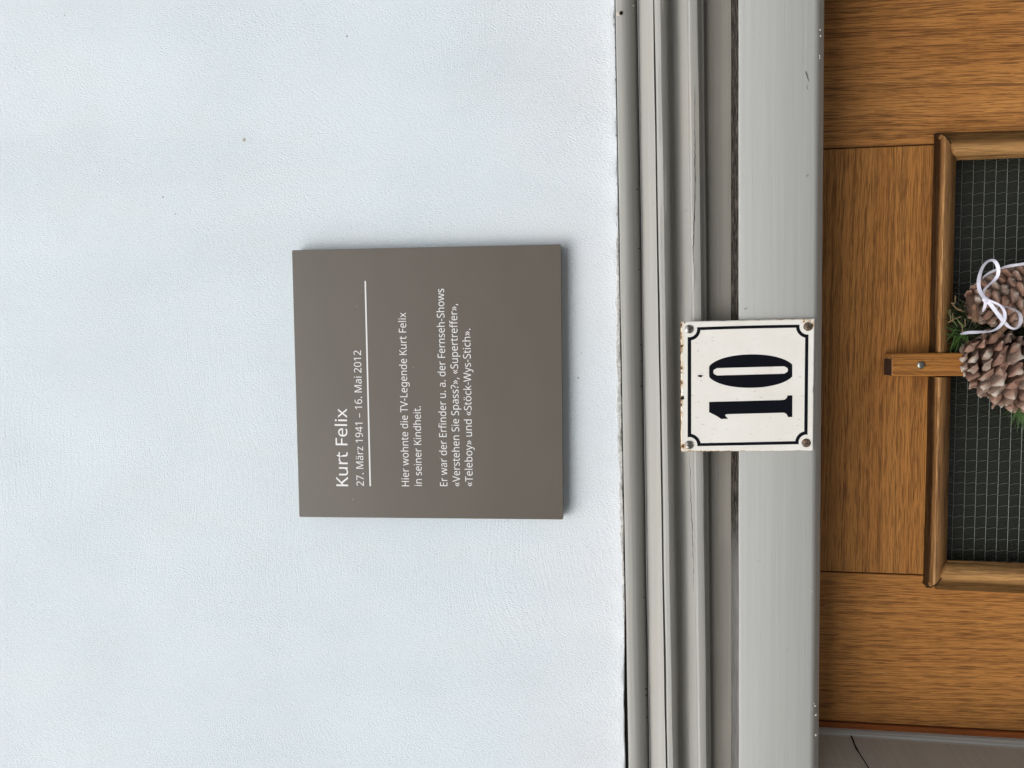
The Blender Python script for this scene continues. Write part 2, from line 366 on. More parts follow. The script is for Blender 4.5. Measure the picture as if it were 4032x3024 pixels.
CUT = {'outer_bead': (0, 9), 'upper_moulding': (10, 24), 'hollow_moulding': (24, 41), 'recessed_fascia': (41, 43), 'dusty_ledge': (43, 45), 'flat_board': (45, len(PR)-1)}
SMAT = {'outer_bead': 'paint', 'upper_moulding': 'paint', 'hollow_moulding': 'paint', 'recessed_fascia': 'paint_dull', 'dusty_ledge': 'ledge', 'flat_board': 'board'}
def vline(px1, py1, px2, py2, y, zt=None):
    """an upright line in the picture carried down to the street: top, knee, foot"""
    a, b = P(px1, py1, y), P(px2, py2, y); s = (b.x-a.x)/(b.z-a.z)
    zk = P(4250, 1500, y).z; kx = a.x+s*(zk-a.z)
    if zt is not None: a = Vector((a.x+s*(zt-a.z), y, zt))
    return [a, Vector((kx, y, zk)), Vector((kx, y, ZG+.12))]
zt = P(3150, 1500, .05).z
YD = .055                                         # front face of the door leaf
e0 = vline(3227, 2868, 4032, 2914, .050, zt)       # outer edge of the red strip
e1 = vline(3225, 2880, 4032, 2936, .044, zt)       # grey rebate edge
r0 = vline(3246, -30, 4032, -75, .050, zt)
XL = e1[1].x-.006                               # left inner face of the opening
XR = r0[1].x+.006                               # right inner face
lines = []
for a, b, y in PR:
    R, L = P(a, 0, y), P(b, 3024, y); s = (R.z-L.z)/(R.x-L.x); lines.append((L.x, L.z, s, y))
zo_L = lines[-1][1]+lines[-1][2]*(XL-lines[-1][0]); zo_R = lines[-1][1]+lines[-1][2]*(XR-lines[-1][0])
stations = []
for (x0, z0, s, y) in lines:
    # left corner: x = XL - (z - zo_L)
    xl = (XL + zo_L - z0 + s*x0)/(1+s); zl = z0+s*(xl-x0)
    xr = (XR - zo_R + z0 - s*x0)/(1-s); zr = z0+s*(xr-x0)
    stations.append(((xl, y, ZG), (xl, y, zl), (xr, y, zr), (xr, y, ZG)))
surround = thing('door_surround', 'pale grey painted moulded surround framing the oak door, with a flat board and grooved outer mouldings', 'door frame', (0, 0, edge_z(0)))
across = [0.0]
for i in range(1, len(PR)):
    a, b = Vector(stations[i-1][1]), Vector(stations[i][1]); across.append(across[-1]+max(.0002, math.hypot(a.y-b.y, a.z-b.z)))
for nm, (i0, i1) in CUT.items():
    idx = list(range(i0, i1+1)); rows = []; uvs = []; NS = 60
    for seg in ((0, 1, 8), (1, 2, NS), (2, 3, 8)):
        for q in range(seg[2]+1):
            if q == 0 and seg[0] > 0: continue
            t = q/seg[2]; row = []
            for j in idx:
                p = Vector(stations[j][seg[0]]).lerp(Vector(stations[j][seg[1]]), t)
                amp = .00035 if nm not in ('flat_board',) else .00022
                if 0 < PR[j][2]+.02 < .03 or PR[j][2] < 0:
                    w = noise.noise(Vector((p.x*14, j*.35, p.z*9)))*amp
                    if seg[0] == 1: p.z += w*1.2
                    else: p.x += w*1.2
                row.append(p)
            if seg[0] == 1: u = row[0].x
            elif seg[0] == 0: u = -.62-(row[0].z-(-.1))*-1-1
            else: u = .7+(-.1-row[0].z)
            rows.append(row); uvs += [(u, across[j]) for j in idx]
    loft(nm, rows, M[SMAT[nm]], surround, 32, uvs)
# reveals (the inner faces of the opening), seen on the left
rows = [[Vector((e0[i].x, .060, e0[i].z)), Vector((e0[i].x, .0475, e0[i].z)), Vector((e0[i].x-.0012, .0455, e0[i].z)), Vector((e1[i].x, .0440, e0[i].z)), Vector((e1[i].x-.0012, .0428, e0[i].z)), Vector((e1[i].x-.0016, .0400, e0[i].z))] for i in range(3)]
loft('rebate_edge', rows, M['board'], surround, 30, [(-r[0].z+3, .01*j) for r in rows for j in range(6)])
def rev_x(ea, y): return lerp(ea-.0016, XL, min(1, max(0, (.040-y)/.0718)))
ys = [.040, .030, .018, .004, -.010, -.022, -.0318]
rows = [[Vector((rev_x(e1[i].x, y), y, e0[i].z)) for y in ys] for i in range(3)]
o = loft('reveal', rows, M['reveal'], surround, 50, [(y*1.0, e0[i].z) for i in range(3) for y in ys]); o['label'] = 'shaded taupe inner face left of the door'
rows = [[Vector((r0[i].x, .060, r0[i].z))]+[Vector((lerp(r0[i].x, XR, (.040-y)/.0718), y, r0[i].z)) for y in ys] for i in range(3)]
loft('reveal', rows, M['reveal'], surround, 50, [(j*.012, r[0].z) for r in rows for j in range(8)])
# soffit under the lintel is the last flat_board strip

def sliver(name, pts, wid, mat, parent, y, lift=.0003):
    """an open crack: a thin dark jagged sliver, pts in photo pixels"""
    V = []; Fc = []; n = len(pts)
    for i, (px, py) in enumerate(pts):
        w = wid*(.25+.75*math.sin(math.pi*(i+.35)/(n-.3)))*random.uniform(.55, 1.3)
        t = (pts[min(i+1, n-1)][0]-pts[max(i-1, 0)][0], pts[min(i+1, n-1)][1]-pts[max(i-1, 0)][1]); l = math.hypot(*t) or 1
        nx, ny = -t[1]/l*w/2, t[0]/l*w/2
        V += [P(px+nx, py+ny, y-lift), P(px-nx, py-ny, y-lift)]
    for i in range(n-1): Fc.append([2*i, 2*i+1, 2*i+3, 2*i+2])
    return part(name, V, Fc, mat, parent)
def jag(pts, step=14, amp=2.2):
    out = []
    for (a, b), (c, d) in zip(pts[:-1], pts[1:]):
        k = max(1, int(math.hypot(c-a, d-b)/step))
        for i in range(k): t = i/k; out.append((a+(c-a)*t+random.uniform(-amp, amp), b+(d-b)*t))
    return out+[pts[-1]]
sliver('crack', jag([(2736,340),(2736,560),(2737,760),(2730,930),(2728,1000),(2733,1050),(2735,1095),(2731,1130),(2726,1166),(2724,1210)], 12, 1.3), 2.4, M['dark'], surround, -.0306)
sliver('crack', jag([(2716,1785),(2718,1900),(2724,2040),(2728,2160),(2731,2330)], 12, 1.2), 2.0, M['dark'], surround, -.0306)
sliver('crack', jag([(3172,280),(3178,300),(3184,321)], 6, .6), 3.4, M['dark'], surround, -.0330)
sliver('crack', jag([(3176,335),(3180,352)], 6, .6), 2.0, M['dark'], surround, -.0330)
def spot(name, px, py, r, y, mat, parent, ax=1.0, seed=0):
    c = P(px, py, y); rr = r/F*(D+y); V = [c]; n = 11
    for i in range(n):
        q = 2*math.pi*i/n; s = rr*(.7+.6*noise.noise(Vector((seed*3.7, i*1.3, 2))) + .25); V.append(c+Vector((math.sin(q)*s, 0, math.cos(q)*s*ax)))
    return part(name, V, [[0, 1+i, 1+(i+1) % n] for i in range(n)], mat, parent)
spot('nail_hole', 2446, 50, 7.5, -.0171, M['dark'], surround, 1.1, 1)
spot('paint_chip', 2433, 56, 8, -.0170, M['chip'], surround, 1.2, 2)
chips = [(3229,118,3),(3231,142,3.5),(3227,220,3.5),(3228,230,3),(3209,2780,4.5),(3212,2815,5),(3205,2770,2.5),(3212,2895,5),(3196,2330,3),(2494,22,3),(2437,1108,2),(2701,830,2)]
for i, (a, b, r) in enumerate(chips): spot('paint_chip', a, b, r, -.0334 if a > 3000 else -.0305 if a > 2600 else -.0172, M['chip'] if i < 10 else M['dark'], surround, .6, i+5)
for i, (a, b, r) in enumerate([(3160,243,2),(3178,692,5),(2935,1216,4),(3100,2560,2),(2985,2210,2.2),(3180,1420,2.5),(3060,460,1.6)]):
    spot('dirt_speck', a, b, r, -.0335, M['paint_dull'], surround, .9, i+30)
# dark seam crumbs between bead and hollow
for i in range(14):
    py = random.uniform(0, 3000); t = py/3024
    spot('dirt_speck', lerp(2503, 2552, t)+random.uniform(-8, 3), py, random.uniform(1.0, 2.6), -.0150, M['dark'], surround, 2.0, i+60)
# joint in the reveal
def rv(px, py):
    """point just in front of the left reveal seen at a pixel"""
    for i in range(360):
        y = -.030+i*.0002; q = P(px, py, y)
        ex = e1[0].x+(e1[1].x-e1[0].x)*(q.z-e1[0].z)/(e1[1].z-e1[0].z)
        if q.x <= rev_x(ex, y)+.0005: break
    return q
jl = [(3350,2896),(3358,2912),(3364,2930),(3371,2945),(3384,2966),(3396,2985),(3408,3004),(3424,3030),(3450,3070)]
V = []; Fc = []
for i, (a, b) in enumerate(jl):
    w = (5, 6, 5, 7, 4, 4, 3.5, 4, 4)[i]; V += [rv(a-w/2, b+w/4), rv(a+w/2, b-w/4)]
for i in range(len(jl)-1): Fc.append([2*i, 2*i+1, 2*i+3, 2*i+2])
part('joint', V, Fc, M['dark'], surround)

# ================================================================= THE WALL
wall = thing('house_wall', 'pale blue-white plastered house wall above the grey door surround', 'wall', (0, 0, 0))
XO_L, XO_R = stations[0][1][0], stations[0][2][0]
bm_v = []; bm_f = []
xs = np.linspace(-1.9, 2.1, 1201)
def gap(x):
    """how far the plaster edge stands off the timber (m)"""
    g = .0002+.0002*noise.noise(Vector((x*60, 3, 0)))
    t = min(1, max(0, (EB.x*.62-x)/.1)); t2 = min(1, max(0, (.06-x)/.12))
    return g + .0026*t + t2*.0007*max(0, noise.noise(Vector((x*33, 9, 1)))+.25) + .0006*max(0, noise.noise(Vector((x*190, 1, 5))))*t2
levels = [0, .0008, .0022, .006, .02, .08, .3, 2.2]
yo = [.0, -.0004, -.0007, -.0004, 0, 0, 0, 0]
n = len(levels)+1
for x in xs:
    z = edge_z(x)+gap(x); zz = max(z, edge_z(x)+.0001)
    bm_v.append((x, .12, zz)); bm_v += [(x, (yo[i] - (.009 if i == 0 else .0)*0) + (.0012 if i == 0 else 0) - (.0008*noise.noise(Vector((x*50, i, 2))) if i in (1, 2, 3) else 0), zz+l) for i, l in enumerate(levels)]
for i in range(len(xs)-1):
    for j in range(n-1): bm_f.append([i*n+j, (i+1)*n+j, (i+1)*n+j+1, i*n+j+1])
o = part('wall_face', bm_v, bm_f, M['plaster'], wall, 40, recalc=False)
for xa, xb in ((-1.9, XO_L-.001), (XO_R+.001, 2.1)):
    slab('wall_face', [(xa,0,ZG), (xb,0,ZG), (xb,0,edge_z(xb)-.0002), (xa,0,edge_z(xa)-.0002)], 0, .12, M['plaster'], wall, 0)

gx = np.linspace(XO_L, .25, 240); V = []
for x in gx: V += [(x, .0035, edge_z(x)-.0004), (x, .0035, edge_z(x)+gap(x)+.0006)]
part('joint_gap', V, [[2*i, 2*i+2, 2*i+3, 2*i+1] for i in range(len(gx)-1)], M['dark'], surround)['label'] = 'dark open gap between plaster and surround'

# ================================================================= THE DOOR
door = thing('door', 'oak door with wired textured glass, rounded glazing mouldings and an upright centre bar', 'door', (P(3400,1500,YD).x, YD, ZG+.12))
zt2 = P(3170, 1500, YD).z; zb = ZG+.13
sL = vline(3240, 2250.5, 3637, 2264.5, YD, zt2); sR = vline(3248, 586, 3677, 568, YD, zt2)
dL = vline(3227, 2834, 4032, 2878, YD, zt2); dR = vline(3246, -12, 4032, -48, YD, zt2)
g = .0007
slab('stile', [dL[0], sL[0]+Vector((-g,0,0)), sL[1]+Vector((-g,0,0)), sL[2]+Vector((-g,0,0)), dL[2], dL[1]], YD, YD+.04, M['oak_v'], door)
slab('stile', [sR[0]+Vector((g,0,0)), dR[0], dR[1], dR[2], sR[2]+Vector((g,0,0)), sR[1]+Vector((g,0,0))], YD, YD+.04, M['oak_v2'], door)
# rail over the glass
zr = P(3690, 1500, YD).z
def xat(l, z):
    for a, b in zip(l[:-1], l[1:]):
        if b.z <= z <= a.z: return a.x+(b.x-a.x)*(z-a.z)/(b.z-a.z)
    return l[-1].x
slab('rail', [(xat(sL, zt2)+g,0,zt2), (xat(sR, zt2)-g,0,zt2), (xat(sR, zr)-g,0,zr), (xat(sL, zr)+g,0,zr)], YD+.0003, YD+.04, M['oak_h'], door)
ZGB = -1.25                                      # foot of the glazed opening
slab('rail', [(xat(sL, ZGB)+g,0,ZGB), (xat(sR, ZGB)-g,0,ZGB), (xat(sR, ZGB)-g,0,ZGB-.2), (xat(sL, ZGB)+g,0,ZGB-.2)], YD+.0003, YD+.04, M['oak_h'], door)
slab('panel', [(xat(sL, ZGB)+g,0,ZGB-.2), (xat(sR, ZGB)-g,0,ZGB-.2), (xat(sR, ZGB)-g,0,zb), (xat(sL, ZGB)+g,0,zb)], YD+.008, YD+.03, M['oak_v'], door)
# black backing of the seams (the dark inside of the joints)
# red-brown strip of the inner frame
f0 = vline(3227, 2838, 4032, 2882, YD+.001, zt2)
slab('frame_strip', [e0[0]+Vector((-.004,0,0)), f0[0]+Vector((.0,0,0)), f0[1], f0[2], e0[2]+Vector((-.004,0,0)), e0[1]+Vector((-.004,0,0))], YD-.0022, YD+.04, M['redwood'], surround, .0008)
# glazing mouldings
prof = [(0,.0004),(.02,.0038),(.08,.0052),(.18,.0056),(.27,.0066),(.33,.0098),(.38,.0142),(.44,.0172),(.52,.0184),(.62,.0180),(.74,.0156),(.84,.0118),(.885,.0100),(.90,.0070),(.97,.0058),(1.0,.0042),(1.0,-.012)]
def bead(name, outer, inner, mat, ends):
    """outer/inner: functions t-> pixel (start, end) ; ends: for each t the two end pixels"""
    rows = [[], []]
    NS = 24; rows = [[] for _ in range(NS+1)]
    for t, h in prof:
        a, b = ends(t); A = P(a[0], a[1], YD-h); B = P(b[0], b[1], YD-h)
        for i in range(NS+1): 
            p = A.lerp(B, i/NS); w = noise.noise(Vector((p.x*20, t*2, p.z*20)))*.0003
            rows[i].append(p+Vector((w, w*.6, w)))
    n = len(prof); V = [p for r in rows for p in r]
    Fc = [[i*n+j, i*n+j+1, (i+1)*n+j+1, (i+1)*n+j] for i in range(NS) for j in range(n-1)]
    for e in (0, NS):
        r = rows[e]; b0 = len(V); V += [Vector((p.x, YD+.012, p.z)) for p in r]
        Fc += [[e*n+j, e*n+j+1, b0+j+1, b0+j] for j in range(n-1)]
    return part(name, V, Fc, mat, door, 38, [(0, prof[i % n][0]) for i in range(len(V))])
def interp(tab, t):
    for (a, u), (b, v) in zip(tab[:-1], tab[1:]):
        if t <= b: return u+(v-u)*(t-a)/(b-a)
    return tab[-1][1]
eR = [(0,531),(.12,527),(.3,527),(.5,538),(.75,566),(.9,596),(1,631)]
eL = [(0,2290),(.12,2311),(.35,2311),(.6,2296),(.85,2266),(1,2232)]
def top_x(t, py):                                # pixel x of profile coordinate t along the level moulding
    return lerp(lerp(3677, 3767, t), lerp(3636, 3726.5, t), (py-531)/(2240-531))
def joint_line(tab, sgn):
    V = []
    for i in range(25):
        t = i/24; h = interp(prof, min(t, .999))+.0005; e = interp(tab, t); px = top_x(t, e); w = (3.2 if t < .9 else 2.0)
        V += [P(px+(.5 if t > .1 else -.5), e+sgn*.6, YD-h), P(px+w*t, e-sgn*w, YD-h)]
    part('joint', V, [[2*i, 2*i+1, 2*i+3, 2*i+2] for i in range(24)], M['dark'], door)
joint_line(eR, 1); joint_line(eL, -1)
def gapped(lo, hi):                              # the moulding is cut through by the centre bar
    def f(t):
        a = interp(eR, t) if lo is None else lo; b = interp(eL, t) if hi is None else hi
        return (top_x(t, a), a), (top_x(t, b), b)
    return f
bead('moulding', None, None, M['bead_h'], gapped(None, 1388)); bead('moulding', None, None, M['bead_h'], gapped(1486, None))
sRx = [(0,3711),(.15,3724),(.3,3741),(.6,3756),(.85,3764),(1,3770)]
sLx = [(0,3686),(.15,3690),(.4,3704),(.7,3724),(.9,3730),(1,3731)]
def side_R(t):
    a = interp(sRx, t); y0 = lerp(523, 634, t); y1 = lerp(514, 621, t); s = (y1-y0)/(4032-3700)
    return (a, y0+s*(a-3700)), (4300, y0+s*600)
def side_L(t):
    a = interp(sLx, t); y0 = lerp(2322, 2203, t); y1 = lerp(2336, 2216, t); s = (y1-y0)/(4032-3700)
    return (a, y0+s*(a-3700)), (4300, y0+s*600)
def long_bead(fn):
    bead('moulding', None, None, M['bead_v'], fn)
    rows = [[], []]
    for t, h in prof:
        B = P(*fn(t)[1], YD-h); rows[0].append(B); rows[1].append(Vector((B.x, B.y, ZGB)))
    return rows
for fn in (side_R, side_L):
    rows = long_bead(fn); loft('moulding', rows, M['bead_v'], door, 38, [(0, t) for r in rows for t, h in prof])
xa, xb = xat(sL, ZGB), xat(sR, ZGB)
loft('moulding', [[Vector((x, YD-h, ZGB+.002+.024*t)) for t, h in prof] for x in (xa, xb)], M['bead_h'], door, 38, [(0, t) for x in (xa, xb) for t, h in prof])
# pane
YG = .069
ga, gb = P(3690, 590, YG), P(3690, 2260, YG)
pane = box('glass_pane', (P(4032,2260,YG).x-.012, YG, ZGB-.01), (P(4032,560,YG).x+.012, YG+.005, ga.z), M['glass'], door)
pane['label'] = 'dark wired cathedral glass'
V = []; Fc = []; YW = YG-.0006
for i in range(-1, 140):                          # level wires
    a = P(3790.7+44.7*i, 590, YW); b = P(3746+43.5*i, 2250, YW)
    if a.z < ZGB: break
    tube_data([a, a.lerp(b, .5), b], .00022, 4, V, Fc)
for j in range(-1, 37):                          # crimped upright wires
    py = 676+43.7*j; pts = []
    for s in range(0, 8*8+60):
        q = s/8 if s < 64 else 8+(s-64)*1.5; px = 3748+44.3*q; ph = (q+.5*(j % 2)*0) % 1.0
        dy = (ph-.5)*9.5 if ph < .72 else (.22-(ph-.72)/.28*.44)*9.5*1.0
        base = P(px - (py-676)*.0285, py+(py-1400)*.03*(px-3748)/900, YW)
        pts.append(base+Vector((dy/F*(D+YW), .0004*math.sin(ph*6.28), 0)))
    tube_data(pts, .00016, 3, V, Fc)
wm = part('wire_mesh', V, Fc, M['wire'], pane); wm['kind'] = 'stuff'
# centre bar over the mouldings
YB = YD-.0205
bt, bb = P(3511, 1392, YB), P(3511, 1481.5, YB)
bar = slab('centre_bar', [(bb.x,0,bb.z), (bt.x,0,bt.z), (bt.x+.0008,0,ZGB-.03), (bb.x-.0006,0,ZGB-.03)], YB, YD-.0005, M['bar'], door, .0012)
eg = box('end_grain', (bb.x+.0006, YB+.0008, bb.z), (bt.x-.0006, YD-.001, bb.z+.0004), M['endgrain'], bar)

def screw(name, c, r, mat, parent, ang, dome=.28, slot=.13):
    """slotted dome head on a cartesian disc"""
    n = 22; V = []; Fc = []; ca, sa = math.cos(ang), math.sin(ang)
    for i in range(n+1):
        for j in range(n+1):
            u, v = 2*i/n-1, 2*j/n-1; X = u*math.sqrt(1-v*v/2); Z = v*math.sqrt(1-u*u/2); rr = min(1, math.hypot(X, Z))
            h = dome*(1-rr**2.6)+.14*(1 if rr < .97 else 0); s = X*ca+Z*sa
            if abs(s) < slot: h = min(h, .02)
            V.append(Vector(c)+Vector((X*r, -h*r, Z*r)))
    for i in range(n):
        for j in range(n): Fc.append([i*(n+1)+j, (i+1)*(n+1)+j, (i+1)*(n+1)+j+1, i*(n+1)+j+1])
    return part(name, V, Fc, mat, parent, 42, recalc=True)
screw('screw', P(3626.5, 1437, YB-.0002), .0039, M['galv'], bar, .3, .35, .0)

# ================================================================= MEMORIAL PLAQUE
YP = -.0135
pc = [P(1149, 985, YP), P(2209, 961.5, YP), P(2217.6, 2046, YP), P(1178, 2036, YP)]   # TR, BR, BL, TL as hung
ctr = sum(pc, Vector())/4
plaque = thing('memorial_plaque', 'square brown-grey memorial plaque with small white lettering, mounted on the plaster wall', 'plaque', (ctr.x, 0, ctr.z))
outline = []
for i in range(4):
    p, a, b = pc[i], pc[i-1], pc[(i+1) % 4]; da, db = (a-p).normalized(), (b-p).normalized(); r = .0016
    for q in range(5):
        t = q/4; outline.append(p+da*r*(1-t)**2+db*r*t**2)
slab('panel', outline, YP, -.0030, M['plaque'], plaque, .0004)
box('mounting_block', (ctr.x-.09, -.0030, ctr.z-.09), (ctr.x+.09, .0008, ctr.z+.09), M['dark'], plaque)
def z4(x, y): return (1100+x/1.3825, 900+y/1.3825)
